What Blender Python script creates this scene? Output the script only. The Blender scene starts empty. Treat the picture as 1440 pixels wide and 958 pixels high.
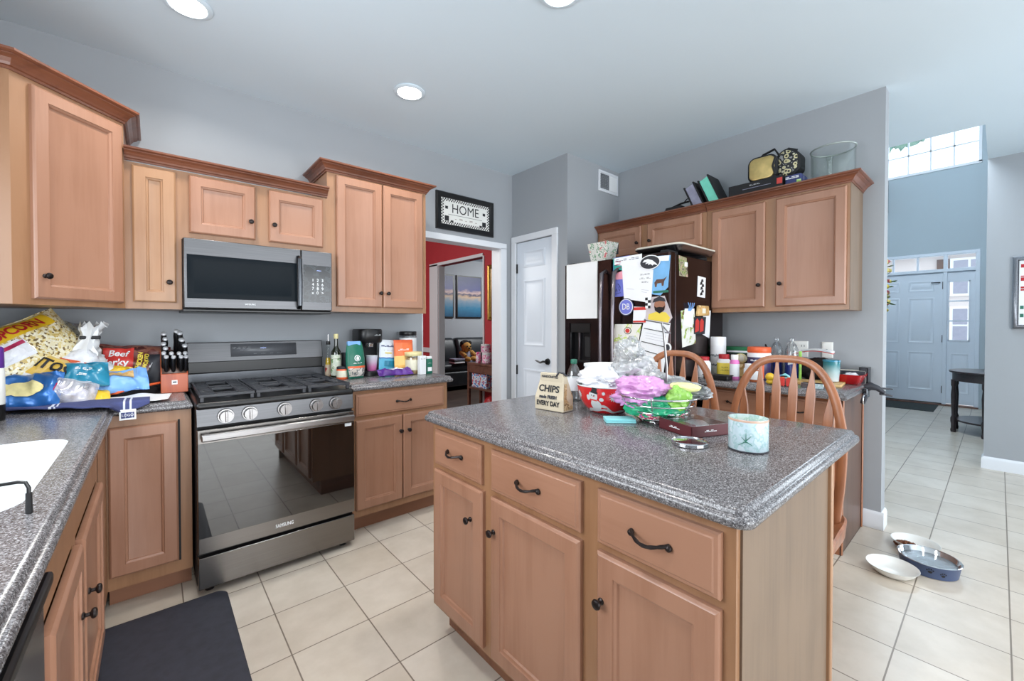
import bpy, bmesh, math, random
from mathutils import Vector, Matrix, noise
PI = math.pi
C = bpy.context.scene.collection
SC = bpy.context.scene
# ------------------------------------------------------------------ camera
cam = bpy.data.cameras.new('camera'); cam.sensor_width = 36; cam.lens = 587.95*36/1440
cam.shift_y = -13.46/1440; cam.clip_start = 0.02; cam.clip_end = 200
co = bpy.data.objects.new('camera', cam); C.objects.link(co)
co.location = (0, 0, 1.30); co.rotation_euler = (PI/2-0.0135, 0, -0.70907)
SC.camera = co
# ------------------------------------------------------------------ world, exposure, lights
vs = SC.view_settings; vs.view_transform = 'Standard'; vs.look = 'None'; vs.gamma = 1; vs.use_curve_mapping = False
vs.exposure = 0.22
SC.cycles.use_denoising = True
SC.cycles.max_bounces = 10; SC.cycles.diffuse_bounces = 5; SC.cycles.transparent_max_bounces = 16
SC.cycles.sample_clamp_indirect = 6
w = bpy.data.worlds.new('daylight'); SC.world = w; w.use_nodes = True
bg = w.node_tree.nodes['Background']; bg.inputs[0].default_value = (.86, .93, 1, 1); bg.inputs[1].default_value = 2.2
def area(name, loc, rot, sx, sy, watt, col=(1, 1, 1), shape='RECTANGLE', spread=PI):
    l = bpy.data.lights.new(name, 'AREA'); l.shape = shape; l.size = sx; l.size_y = sy; l.energy = watt; l.color = col; l.spread = spread
    o = bpy.data.objects.new(name, l); C.objects.link(o); o.location = loc; o.rotation_euler = rot; return o
area('patio_daylight', (1.6, -3.25, 1.25), (PI/2, 0, 0), 3.4, 2.2, 118, (.93, .97, 1))
area('sink_window_daylight', (-.72, 1.25, 1.62), (0, -PI/2, 0), .95, 1.3, 26, (.90, .96, 1))
area('entry_daylight', (11.2, .8, 5.6), (0, PI/2-.55, 0), 1.6, 2.4, 240, (.84, .93, 1))
area('foyer_fill', (5.0, .7, 4.3), (0, -PI/2+.3, 0), 1.6, 1.0, 95, (.84, .93, 1))  # unseen lamp added above the foyer to brighten the entry wall
area('breakfast_daylight', (5.6, -2.0, 1.5), (0, PI/2, 0), 1.8, 1.6, 40, (.80, .91, 1))
area('dining_fill', (.6, 5.4, 2.5), (0, -PI/4, 0), 1.2, 1.2, 60, (1, .97, .93))  # added area lamp, out of view, that brightens the red dining wall
area('living_fill', (6.3, 6.3, 2.72), (.55, 0, 0), 2.0, 1.2, 95, (.95, .98, 1))  # unseen lamp added under the living room ceiling to light the paintings
# ------------------------------------------------------------------ materials
M = {}
def srgb(c):
    return tuple(((x/255/12.92) if x/255 <= .04045 else ((x/255+.055)/1.055)**2.4) for x in c)
def mk(name):
    m = bpy.data.materials.new(name); m.use_nodes = True; nt = m.node_tree
    return m, nt, nt.nodes['Principled BSDF']
def N(nt, t, **kw):
    n = nt.nodes.new(t)
    for k, v in kw.items():
        if k.startswith('i_'): n.inputs[k[2:].replace('_', ' ')].default_value = v
        else: setattr(n, k, v)
    return n
def setin(b, k, v):
    if k in b.inputs: b.inputs[k].default_value = v
def ramp(nt, stops, interp='LINEAR'):
    r = nt.nodes.new('ShaderNodeValToRGB'); e = r.color_ramp; e.interpolation = interp
    while len(e.elements) < len(stops): e.elements.new(0.5)
    for el, (p, c) in zip(e.elements, stops):
        el.position = p; el.color = tuple(c)+(1,)
    return r
def paint(key, rgb, rough=.5, metal=0, var=.06, scale=6, spec=.5, bump=0, coat=0, alpha=1, trans=0, emit=0):
    """plain surface with slight procedural mottling; rgb is 0-255 sRGB"""
    m, nt, b = mk(key); c = srgb(rgb)
    tc = N(nt, 'ShaderNodeTexCoord'); n = N(nt, 'ShaderNodeTexNoise', i_Scale=scale, i_Detail=3.0)
    nt.links.new(tc.outputs['Object'], n.inputs['Vector'])
    r = ramp(nt, [(.3, [max(0, x*(1-var)) for x in c]), (.7, [min(1, x*(1+var)) for x in c])])
    nt.links.new(n.outputs['Fac'], r.inputs[0]); nt.links.new(r.outputs[0], b.inputs['Base Color'])
    setin(b, 'Roughness', rough); setin(b, 'Metallic', metal); setin(b, 'Specular IOR Level', spec); setin(b, 'Coat Weight', coat)
    setin(b, 'Alpha', alpha); setin(b, 'Transmission Weight', trans)
    if emit: setin(b, 'Emission Color', c+(1,)); setin(b, 'Emission Strength', emit)
    if bump:
        bp = N(nt, 'ShaderNodeBump', i_Strength=bump, i_Distance=.01); nt.links.new(n.outputs['Fac'], bp.inputs['Height']); nt.links.new(bp.outputs[0], b.inputs['Normal'])
    M[key] = m; return m
def wood(key, c1, c2, axis='z', rough=.36, stretch=14, scale=9, coat=.15):
    m, nt, b = mk(key); tc = N(nt, 'ShaderNodeTexCoord'); mp = N(nt, 'ShaderNodeMapping')
    s = [scale, scale, scale]; s['xyz'.index(axis)] = scale/stretch
    mp.inputs['Scale'].default_value = s
    nt.links.new(tc.outputs['Object'], mp.inputs['Vector'])
    n = N(nt, 'ShaderNodeTexNoise', i_Scale=1.6, i_Detail=5.0, i_Roughness=.55); nt.links.new(mp.outputs[0], n.inputs['Vector'])
    n2 = N(nt, 'ShaderNodeTexNoise', i_Scale=9.0, i_Detail=3.0); nt.links.new(mp.outputs[0], n2.inputs['Vector'])
    n3 = N(nt, 'ShaderNodeTexNoise', i_Scale=3.2, i_Detail=2.0); nt.links.new(tc.outputs['Object'], n3.inputs['Vector'])
    a = N(nt, 'ShaderNodeMath', operation='MULTIPLY_ADD'); a.inputs[1].default_value = .3; nt.links.new(n2.outputs['Fac'], a.inputs[0]); nt.links.new(n.outputs['Fac'], a.inputs[2])
    a2 = N(nt, 'ShaderNodeMath', operation='MULTIPLY_ADD'); a2.inputs[1].default_value = .55; nt.links.new(n3.outputs['Fac'], a2.inputs[0]); nt.links.new(a.outputs[0], a2.inputs[2])
    r = ramp(nt, [(.62, srgb(c2)), (1.18 if False else .98, srgb(c1))]); nt.links.new(a2.outputs[0], r.inputs[0])
    nt.links.new(r.outputs[0], b.inputs['Base Color'])
    setin(b, 'Roughness', rough); setin(b, 'Coat Weight', coat); setin(b, 'Coat Roughness', .25)
    M[key] = m; return m
def metal(key, rgb, rough=.3, axis='x', streak=.08, aniso=60):
    m, nt, b = mk(key); c = srgb(rgb); tc = N(nt, 'ShaderNodeTexCoord'); mp = N(nt, 'ShaderNodeMapping')
    s = [aniso]*3; s['xyz'.index(axis)] = 1; mp.inputs['Scale'].default_value = s
    nt.links.new(tc.outputs['Object'], mp.inputs['Vector']); n = N(nt, 'ShaderNodeTexNoise', i_Scale=3.0, i_Detail=2.0); nt.links.new(mp.outputs[0], n.inputs['Vector'])
    r = ramp(nt, [(.3, [x*(1-streak) for x in c]), (.7, [min(1, x*(1+streak)) for x in c])]); nt.links.new(n.outputs['Fac'], r.inputs[0]); nt.links.new(r.outputs[0], b.inputs['Base Color'])
    setin(b, 'Metallic', 1); setin(b, 'Roughness', rough); M[key] = m; return m
def bands(key, axis, stops, rough=.4, distort=.06, nscale=5, crease=.0, coat=0, interp='CONSTANT', metal=0):
    """printed bands along a Generated axis, edges wobbling a little"""
    m, nt, b = mk(key); tc = N(nt, 'ShaderNodeTexCoord'); sp = N(nt, 'ShaderNodeSeparateXYZ'); nt.links.new(tc.outputs['Generated'], sp.inputs[0])
    n = N(nt, 'ShaderNodeTexNoise', i_Scale=float(nscale), i_Detail=2.0); nt.links.new(tc.outputs['Generated'], n.inputs['Vector'])
    a = N(nt, 'ShaderNodeMath', operation='MULTIPLY_ADD'); a.inputs[1].default_value = distort; nt.links.new(n.outputs['Fac'], a.inputs[0]); nt.links.new(sp.outputs['XYZ'.index(axis.upper())], a.inputs[2])
    a2 = N(nt, 'ShaderNodeMath', operation='SUBTRACT'); a2.inputs[1].default_value = distort/2; nt.links.new(a.outputs[0], a2.inputs[0])
    r = ramp(nt, [(p, srgb(c)) for p, c in stops], interp); nt.links.new(a2.outputs[0], r.inputs[0]); nt.links.new(r.outputs[0], b.inputs['Base Color'])
    setin(b, 'Roughness', rough); setin(b, 'Coat Weight', coat); setin(b, 'Metallic', metal)
    if crease:
        v = N(nt, 'ShaderNodeTexNoise', i_Scale=14.0, i_Detail=5.0); nt.links.new(tc.outputs['Generated'], v.inputs['Vector'])
        bp = N(nt, 'ShaderNodeBump', i_Strength=crease, i_Distance=.02); nt.links.new(v.outputs['Fac'], bp.inputs['Height']); nt.links.new(bp.outputs[0], b.inputs['Normal'])
    M[key] = m; return m
def patches(key, stops, scale=5, rough=.4, crease=0, coat=0, kind='noise', coord='Object', metal=0, interp='CONSTANT'):
    """irregular printed patches"""
    m, nt, b = mk(key); tc = N(nt, 'ShaderNodeTexCoord')
    if kind == 'noise':
        n = N(nt, 'ShaderNodeTexNoise', i_Scale=float(scale), i_Detail=3.0); o = n.outputs['Fac']
    else:
        n = N(nt, 'ShaderNodeTexVoronoi', i_Scale=float(scale)); sp = N(nt, 'ShaderNodeSeparateColor'); nt.links.new(n.outputs['Color'], sp.inputs[0]); o = sp.outputs[0]
    nt.links.new(tc.outputs[coord], n.inputs['Vector'])
    r = ramp(nt, [(p, srgb(c)) for p, c in stops], interp); nt.links.new(o, r.inputs[0]); nt.links.new(r.outputs[0], b.inputs['Base Color'])
    setin(b, 'Roughness', rough); setin(b, 'Coat Weight', coat); setin(b, 'Metallic', metal)
    if crease:
        v = N(nt, 'ShaderNodeTexNoise', i_Scale=30.0, i_Detail=4.0); nt.links.new(tc.outputs['Object'], v.inputs['Vector'])
        bp = N(nt, 'ShaderNodeBump', i_Strength=crease, i_Distance=.02); nt.links.new(v.outputs['Fac'], bp.inputs['Height']); nt.links.new(bp.outputs[0], b.inputs['Normal'])
    M[key] = m; return m
def clear(key, tint=(235, 240, 242), gloss=.12, rough=.05, dens=.0, edge=.55):
    """thin clear sheet: see-through with a fresnel sheen"""
    m, nt, b = mk(key); nt.nodes.remove(b); out = nt.nodes['Material Output']
    t = N(nt, 'ShaderNodeBsdfTransparent'); t.inputs[0].default_value = srgb(tint)+(1,)
    g = N(nt, 'ShaderNodeBsdfGlossy'); g.inputs['Roughness'].default_value = rough
    lw = N(nt, 'ShaderNodeLayerWeight'); lw.inputs[0].default_value = .25
    ma = N(nt, 'ShaderNodeMath', operation='MULTIPLY_ADD'); ma.inputs[1].default_value = edge; ma.inputs[2].default_value = gloss*.4; nt.links.new(lw.outputs['Facing'], ma.inputs[0])
    mx = N(nt, 'ShaderNodeMixShader'); nt.links.new(ma.outputs[0], mx.inputs[0]); nt.links.new(t.outputs[0], mx.inputs[1]); nt.links.new(g.outputs[0], mx.inputs[2])
    last = mx
    if dens:
        d = N(nt, 'ShaderNodeBsdfDiffuse'); d.inputs[0].default_value = srgb(tint)+(1,); tc = N(nt, 'ShaderNodeTexCoord')
        n = N(nt, 'ShaderNodeTexNoise', i_Scale=22.0, i_Detail=5.0); nt.links.new(tc.outputs['Object'], n.inputs['Vector'])
        r = ramp(nt, [(.35, (dens*.35,)*3), (.68, (min(1, dens*1.5),)*3)]); nt.links.new(n.outputs['Fac'], r.inputs[0])
        m2 = N(nt, 'ShaderNodeMixShader'); nt.links.new(r.outputs[0], m2.inputs[0]); nt.links.new(mx.outputs[0], m2.inputs[1]); nt.links.new(d.outputs[0], m2.inputs[2]); last = m2
    nt.links.new(last.outputs[0], out.inputs['Surface']); M[key] = m; return m
# ------------------------------------------------------------------ mesh builder
class MB:
    def __init__(s): s.v = []; s.f = []; s.m = []; s.mi = 0; s.T = Matrix.Identity(4)
    def pt(s, p): s.v.append(s.T @ Vector(p)); return len(s.v)-1
    def face(s, ids): s.f.append(list(ids)); s.m.append(s.mi)
    def poly(s, pts): s.face([s.pt(p) for p in pts]); return s
    def box(s, x0, x1, y0, y1, z0, z1):
        i = [s.pt(p) for p in ((x0,y0,z0),(x1,y0,z0),(x1,y1,z0),(x0,y1,z0),(x0,y0,z1),(x1,y0,z1),(x1,y1,z1),(x0,y1,z1))]
        for q in ((0,3,2,1),(4,5,6,7),(0,1,5,4),(1,2,6,5),(2,3,7,6),(3,0,4,7)): s.face([i[k] for k in q])
        return s
    def loops(s, L, cap0=True, cap1=True, close=True):
        ids = [[s.pt(p) for p in l] for l in L]; n = len(ids[0])
        for a, b in zip(ids, ids[1:]):
            for k in range(n if close else n-1): s.face((a[k], a[(k+1) % n], b[(k+1) % n], b[k]))
        if cap0: s.face(ids[0][::-1])
        if cap1: s.face(ids[-1])
        return s
    def lathe(s, prof, c=(0, 0, 0), n=24, sx=1, sy=1, cap0=True, cap1=True, a0=0):
        return s.loops([[(c[0]+r*sx*math.cos(a0+2*PI*k/n), c[1]+r*sy*math.sin(a0+2*PI*k/n), c[2]+z) for k in range(n)] for r, z in prof], cap0, cap1)
    def cyl(s, p0, p1, r0, r1=None, n=16):
        return s.tube([p0, p1], [r0, r0 if r1 is None else r1], n)
    def tube(s, pts, r, n=8, closed=False, flat=1, up=None):
        P = [Vector(p) for p in pts]; K = len(P); R = r if isinstance(r, (list, tuple)) else [r]*K
        L = []; u = None
        for i, p in enumerate(P):
            if closed: t = (P[(i+1) % K]-P[i-1])
            else: t = (P[min(i+1, K-1)]-P[max(i-1, 0)])
            t.normalize()
            if up is not None: u = Vector(up)
            elif u is None: u = Vector((0, 0, 1)) if abs(t.z) < .9 else Vector((1, 0, 0))
            a = t.cross(u)
            if a.length < 1e-6: a = t.cross(Vector((1, .3, .2)))
            a.normalize(); b = a.cross(t).normalized(); u = b
            L.append([p+a*(R[i]*math.cos(2*PI*k/n))+b*(R[i]*flat*math.sin(2*PI*k/n)) for k in range(n)])
        if closed: L.append(L[0]); return s.loops(L, False, False)
        return s.loops(L)
    def prism(s, poly, a, b, ax='z'):
        def f(p, h): return {'z': (p[0], p[1], h), 'y': (p[0], h, p[1]), 'x': (h, p[0], p[1])}[ax]
        return s.loops([[f(p, a) for p in poly], [f(p, b) for p in poly]])
    def panel(s, O, U, V, Nn, w, h, rings):
        """rings of (inset, height along the normal) from the back edge to the centre"""
        O, U, V, Nn = map(Vector, (O, U, V, Nn))
        L = []
        for i, d in rings:
            L.append([O+U*a+V*b+Nn*d for a, b in ((i, i), (w-i, i), (w-i, h-i), (i, h-i))])
        return s.loops(L)
    def grid(s, fn, nu, nv, cu=False):
        ids = [[s.pt(fn(u/nu, v/nv)) for u in range(nu if cu else nu+1)] for v in range(nv+1)]
        n = len(ids[0])
        for v in range(nv):
            for u in range(nu): s.face((ids[v][u], ids[v][(u+1) % n], ids[v+1][(u+1) % n], ids[v+1][u]))
        return s
    def ball(s, c, r, n=16, m=10, sx=1, sy=1, sz=1):
        L = [[(c[0]+r*sx*math.sin(PI*j/m)*math.cos(2*PI*k/n), c[1]+r*sy*math.sin(PI*j/m)*math.sin(2*PI*k/n), c[2]-r*sz*math.cos(PI*j/m)) for k in range(n)] for j in range(1, m)]
        return s.loops(L)
def rootloc(o):
    v = Vector((0, 0, 0))
    while o is not None: v += o.location; o = o.parent
    return v
def obj(name, mb, mats, parent=None, world=False, smooth=35, bev=0, seg=2, label=None, kind=None, shift=None, solid=0, sub=0):
    if not isinstance(mats, (list, tuple)): mats = [mats]
    me = bpy.data.meshes.new(name)
    off = shift if shift is not None else (rootloc(parent) if (world and parent is not None) else Vector((0, 0, 0)))
    off = Vector(off)
    me.from_pydata([v-off for v in mb.v], [], mb.f)
    for m in mats: me.materials.append(M[m] if isinstance(m, str) else m)
    me.polygons.foreach_set('material_index', mb.m)
    bm = bmesh.new(); bm.from_mesh(me); bmesh.ops.recalc_face_normals(bm, faces=bm.faces); bm.to_mesh(me); bm.free()
    if smooth:
        me.polygons.foreach_set('use_smooth', [True]*len(me.polygons)); me.set_sharp_from_angle(angle=math.radians(smooth))
    o = bpy.data.objects.new(name, me); C.objects.link(o)
    if parent is not None: o.parent = parent
    elif shift is not None: o.location = off
    if label: o['label'] = label
    if kind: o['kind'] = kind
    if solid:
        md = o.modifiers.new('solid', 'SOLIDIFY'); md.thickness = solid; md.offset = 0
    if bev:
        md = o.modifiers.new('bevel', 'BEVEL'); md.width = bev; md.segments = seg; md.limit_method = 'ANGLE'; md.angle_limit = math.radians(38)
    if sub:
        md = o.modifiers.new('sub', 'SUBSURF'); md.levels = sub; md.render_levels = sub
    return o
def tag(o, label, cat, group=None):
    o['label'] = label; o['category'] = cat
    if group: o['group'] = group
    return o
def thing(name, label, cat, loc=(0, 0, 0), rz=0, group=None):
    o = bpy.data.objects.new(name, None); C.objects.link(o); o.location = loc; o.rotation_euler = (0, 0, rz); o.empty_display_size = .05
    return tag(o, label, cat, group)
def struct(name, mb, mats, **kw): return obj(name, mb, mats, kind='structure', **kw)
def dup(root, loc=None, rz=None, label=None):
    r = root.copy(); C.objects.link(r)
    if loc is not None: r.location = loc
    if rz is not None: r.rotation_euler = (0, 0, rz)
    if label: r['label'] = label
    for ch in list(root.children):
        c = ch.copy(); C.objects.link(c); c.parent = r
        for g in list(ch.children):
            d = g.copy(); C.objects.link(d); d.parent = c
    return r
def textmesh(body, size, width=None, bold=0):
    cu = bpy.data.curves.new('t', 'FONT'); cu.body = body; cu.size = size; cu.align_x = 'CENTER'; cu.align_y = 'CENTER'; cu.offset = bold; cu.resolution_u = 3
    o = bpy.data.objects.new('t', cu); C.objects.link(o); bpy.context.view_layer.update()
    dg = bpy.context.evaluated_depsgraph_get(); me = bpy.data.meshes.new_from_object(o.evaluated_get(dg)); bpy.data.objects.remove(o); bpy.data.curves.remove(cu)
    vs_ = [(v.co.x, v.co.y) for v in me.vertices]; fs = [list(p.vertices) for p in me.polygons]; bpy.data.meshes.remove(me)
    if width and vs_:
        w0 = max(v[0] for v in vs_)-min(v[0] for v in vs_); k = width/w0; vs_ = [(x*k, y) for x, y in vs_]
    return vs_, fs
def lettering(parent, body, size, mat, fn, width=None, bold=0, name='lettering', world=False):
    """flat letters laid onto a surface by fn(x, y) -> point"""
    vs_, fs = textmesh(body, size, width, bold); mb = MB()
    for x, y in vs_: mb.pt(fn(x, y))
    for f in fs: mb.face(f)
    me_o = obj(name, mb, mat, parent, world=world, smooth=0)
    return me_o
def planefn(O, U, V):
    O, U, V = Vector(O), Vector(U), Vector(V)
    return lambda x, y: O+U*x+V*y
def decal(mb, pts, fn, rings=3):
    cx = sum(p[0] for p in pts)/len(pts); cy = sum(p[1] for p in pts)/len(pts)
    prev = None; c = mb.pt(fn(cx, cy)); n = len(pts)
    for r in range(1, rings+1):
        t = r/rings; ids = [mb.pt(fn(cx+(x-cx)*t, cy+(y-cy)*t)) for x, y in pts]
        for k in range(n):
            if prev is None: mb.face((c, ids[k], ids[(k+1) % n]))
            else: mb.face((prev[k], ids[k], ids[(k+1) % n], prev[(k+1) % n]))
        prev = ids
def disc(cx, cy, rx, ry=None, n=20): return [(cx+rx*math.cos(2*PI*k/n), cy+(ry or rx)*math.sin(2*PI*k/n)) for k in range(n)]
def rrect(x0, x1, y0, y1, r, n=5):
    P = []
    for cx, cy, a in ((x1-r, y1-r, 0), (x0+r, y1-r, PI/2), (x0+r, y0+r, PI), (x1-r, y0+r, 1.5*PI)):
        for k in range(n+1): P.append((cx+r*math.cos(a+PI/2*k/n), cy+r*math.sin(a+PI/2*k/n)))
    return P
def inset(poly, d):
    n = len(poly); out = []; area_ = sum(poly[i][0]*poly[(i+1) % n][1]-poly[(i+1) % n][0]*poly[i][1] for i in range(n)); sg = 1 if area_ > 0 else -1
    for i in range(n):
        p0, p1, p2 = Vector(poly[i-1]), Vector(poly[i]), Vector(poly[(i+1) % n])
        a = (p1-p0).normalized(); b = (p2-p1).normalized(); na = Vector((-a.y, a.x))*sg; nb = Vector((-b.y, b.x))*sg
        m = na+nb; k = m.dot(na); m = m/(k if abs(k) > .2 else .2)
        q = p1+m*d; out.append((q.x, q.y))
    return out
def pebble(x, y, z, amp, sc, seed=0):
    v = noise.noise_vector(Vector((x*sc+seed*7.3, y*sc-seed*3.1, z*sc+seed*1.7))); return v*amp
def pillow(mb, w, h, t, amp=.012, sc=14, seed=0, nu=26, nv=26, sag=0, pinch=.0):
    """a sealed bag: two bulging faces, local x width, y height, z thickness. Returns the front-surface function"""
    def fn(x, y, s=1):
        u = max(-1, min(1, 2*x/w)); v = max(-1, min(1, 2*y/h))
        th = t/2*max(0, (1-abs(u)**2.6))**.6*max(0, (1-abs(v)**3))**.7
        px = x*(1-pinch*abs(v)**2); z = s*th+sag*(u*u)
        ed = min(1, (1-abs(u))*5+.25)
        d = pebble(px, y, z, amp, sc, seed)
        r = abs(noise.noise(Vector((px*sc*1.7+seed, y*sc*.9, s*2.0))))*amp*1.4
        return Vector((px+d.x*.5*ed, y+d.y*.5*ed, z+(d.z-r)*ed*(1 if th > 1e-4 else .3)*s))
    for s in (1, -1): mb.grid(lambda a, b: fn((a-.5)*w, (b-.5)*h, s), nu, nv)
    return fn
def blob(mb, c, r, seed=0, amp=.25, sc=1.6, sx=1, sy=1, sz=1, n=40, m=24, ridge=.5, floor=None):
    L = []
    for j in range(1, m):
        l = []
        for k in range(n):
            d = Vector((math.sin(PI*j/m)*math.cos(2*PI*k/n), math.sin(PI*j/m)*math.sin(2*PI*k/n), -math.cos(PI*j/m)))
            q = d*sc+Vector((seed*5.1, seed*2.7, seed*9.2))
            e = noise.noise(q)*amp+(abs(noise.noise(q*2.3))-.2)*-amp*ridge*1.3+noise.noise(q*5)*amp*.25
            p = Vector((d.x*sx, d.y*sy, d.z*sz))*(r*(1+e))
            p += Vector(c)
            if floor is not None and p.z < floor: p.z = floor
            l.append(p)
        L.append(l)
    return mb.loops(L)
def film(mb, c, r, seed=0, sx=1, sy=1, sz=1, amp=.22, n=64, m=40, floor=None):
    """crumpled thin film: broad folds with creased facets"""
    L = []
    for j in range(1, m):
        l = []
        for k in range(n):
            d = Vector((math.sin(PI*j/m)*math.cos(2*PI*k/n), math.sin(PI*j/m)*math.sin(2*PI*k/n), -math.cos(PI*j/m)))
            q = d*1.25+Vector((seed*3.7, seed*1.9, seed*6.1))
            w_ = noise.noise_vector(q*1.3)*.5
            e = noise.noise(q)*amp*1.1-abs(noise.noise((q+w_)*1.9))*amp*1.2-abs(noise.noise((q+w_*1.5)*4.2))*amp*.5
            p = Vector((d.x*sx, d.y*sy, d.z*sz))*(r*(1.12+e))+Vector(c)
            if floor is not None and p.z < floor: p.z = floor
            l.append(p)
        L.append(l)
    return mb.loops(L)
def ROT(loc, rx=0, ry=0, rz=0): return Matrix.Translation(loc) @ Matrix.Rotation(rz, 4, 'Z') @ Matrix.Rotation(ry, 4, 'Y') @ Matrix.Rotation(rx, 4, 'X')
def basis(loc, X, Y):
    X = Vector(X).normalized(); Y = Vector(Y); Y = (Y-X*Y.dot(X)).normalized(); Z = X.cross(Y)
    m = Matrix((X, Y, Z)).transposed().to_4x4(); m.translation = Vector(loc); return m
# ------------------------------------------------------------------ palette
paint('wall_paint', (160, 164, 169), .75, var=.012, scale=2)
paint('ceiling_paint', (208, 221, 230), .85, var=.01, scale=1)
paint('foyer_paint', (178, 190, 197), .75, var=.012, scale=2)
paint('red_paint', (182, 52, 60), .7, var=.03)
paint('trim_white', (226, 229, 234), .4, var=.01)
paint('door_white', (218, 226, 236), .38, var=.01)
paint('black', (16, 16, 18), .35, var=.1)
paint('black_matte', (24, 24, 27), .7, var=.12)
paint('bronze', (38, 30, 29), .34, metal=.55, var=.2, scale=40)
paint('white', (236, 238, 240), .45, var=.015)
paint('white_gloss', (206, 210, 211), .18, var=.01, coat=.4)
paint('ink', (28, 28, 32), .6, var=.02)
paint('brick_red', (176, 30, 40), .5)
MAPLE1, MAPLE2 = (160, 117, 94), (146, 103, 80)
wood('maple', MAPLE1, MAPLE2, 'z'); wood('maple_x', MAPLE1, MAPLE2, 'x'); wood('maple_y', MAPLE1, MAPLE2, 'y')
wood('maple_frame', (154, 113, 82), (134, 95, 65), 'z'); 
wood('maple_pale', (164, 124, 92), (148, 107, 76), 'z')
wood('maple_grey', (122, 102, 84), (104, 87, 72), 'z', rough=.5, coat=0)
wood('crown_wood', (124, 74, 52), (88, 50, 36), 'x', rough=.3); wood('crown_wood_y', (124, 74, 52), (88, 50, 36), 'y', rough=.3)
wood('toe_wood', (140, 94, 68), (104, 64, 44), 'x', rough=.55)
wood('umber_end', (92, 66, 54), (70, 48, 40), 'z', rough=.4)
wood('chair_wood', (160, 102, 68), (122, 74, 48), 'z', rough=.34, scale=14, coat=.3)
wood('dark_floor', (92, 78, 70), (52, 42, 38), 'x', rough=.35, stretch=20, scale=6)
wood('espresso', (52, 42, 44), (26, 20, 22), 'x', rough=.28)
wood('cart_wood', (112, 76, 62), (70, 44, 36), 'x', rough=.5)
metal('stainless', (97, 97, 99), .38, 'x'); metal('stainless_dark', (84, 86, 90), .24, 'x', streak=.04)
metal('stainless_y', (150, 152, 158), .27, 'y'); metal('steel_bright', (158, 156, 156), .3, 'x'); metal('stainless_warm', (130, 126, 123), .26, 'x', streak=.04); metal('chrome', (214, 214, 216), .1, streak=.02)
metal('black_stainless', (70, 58, 58), .24, 'z', streak=.05)
metal('fridge_handle', (118, 112, 116), .3, 'z')
paint('black_glass', (20, 26, 31), .3, var=.02, spec=.05)
paint('oven_glass', (16, 15, 15), .025, var=.02, spec=1.0, coat=1.0)
paint('cast_iron', (44, 46, 52), .4, var=.2, scale=60)
paint('mat_rubber', (50, 52, 63), .62, var=.16, scale=30)
paint('vent_grey', (120, 124, 128), .5); paint('lamp_glow', (255, 252, 246), .5, emit=14)
paint('screen_glow', (170, 190, 255), .4, emit=1.5)
clear('window_glass', (250, 252, 254), .1)
clear('clear_glass', (249, 251, 250), .06, .04, edge=.28)
clear('clear_plastic', (238, 241, 243), .3, .18)
# speckled worktop
def speckle(key, dark, mid, light, rough=.22):
    m, nt, b = mk(key); tc = N(nt, 'ShaderNodeTexCoord')
    v = N(nt, 'ShaderNodeTexVoronoi', i_Scale=430.0); nt.links.new(tc.outputs['Object'], v.inputs['Vector'])
    sp = N(nt, 'ShaderNodeSeparateColor'); nt.links.new(v.outputs['Color'], sp.inputs[0])
    r = ramp(nt, [(0, srgb(dark)), (.2, srgb([(a+b_)/2 for a, b_ in zip(dark, mid)])), (.42, srgb(mid)), (.72, srgb([(a+b_)/2 for a, b_ in zip(light, mid)])), (.88, srgb(light))], 'CONSTANT')
    nt.links.new(sp.outputs[0], r.inputs[0]); nt.links.new(r.outputs[0], b.inputs['Base Color']); setin(b, 'Roughness', rough); setin(b, 'Specular IOR Level', .55)
    M[key] = m
speckle('worktop', (66, 64, 66), (106, 103, 105), (156, 155, 158))
# tiles: 30.75 cm grid with world offset
def tiles():
    m, nt, b = mk('tile'); tc = N(nt, 'ShaderNodeTexCoord'); mp = N(nt, 'ShaderNodeMapping'); P = .3076
    mp.inputs['Location'].default_value = (-.404/P, .044/P, 0); mp.inputs['Scale'].default_value = (1/P, 1/P, 1/P)
    nt.links.new(tc.outputs['Object'], mp.inputs['Vector'])
    br = N(nt, 'ShaderNodeTexBrick', offset=0.0, squash=1.0); br.inputs['Scale'].default_value = 1; br.inputs['Brick Width'].default_value = 1; br.inputs['Row Height'].default_value = 1
    br.inputs['Mortar Size'].default_value = .009; br.inputs['Mortar Smooth'].default_value = .1; br.inputs['Bias'].default_value = 0
    nt.links.new(mp.outputs[0], br.inputs['Vector'])
    br.inputs['Color1'].default_value = srgb((209, 200, 188))+(1,); br.inputs['Color2'].default_value = srgb((201, 190, 176))+(1,); br.inputs['Mortar'].default_value = srgb((128, 116, 104))+(1,)
    n = N(nt, 'ShaderNodeTexNoise', i_Scale=5.0, i_Detail=6.0, i_Roughness=.6); nt.links.new(tc.outputs['Object'], n.inputs['Vector'])
    r = ramp(nt, [(.3, (.80, .78, .75)), (.62, (1, 1, 1))]); nt.links.new(n.outputs['Fac'], r.inputs[0])
    mx = N(nt, 'ShaderNodeMix', data_type='RGBA', blend_type='MULTIPLY'); mx.inputs[0].default_value = .8
    nt.links.new(br.outputs['Color'], mx.inputs[6]); nt.links.new(r.outputs[0], mx.inputs[7]); nt.links.new(mx.outputs[2], b.inputs['Base Color'])
    setin(b, 'Roughness', .3); bp = N(nt, 'ShaderNodeBump', i_Strength=.35, i_Distance=.004); bp.invert = True
    nt.links.new(br.outputs['Fac'], bp.inputs['Height']); nt.links.new(bp.outputs[0], b.inputs['Normal'])
    M['tile'] = m
tiles()
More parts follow.
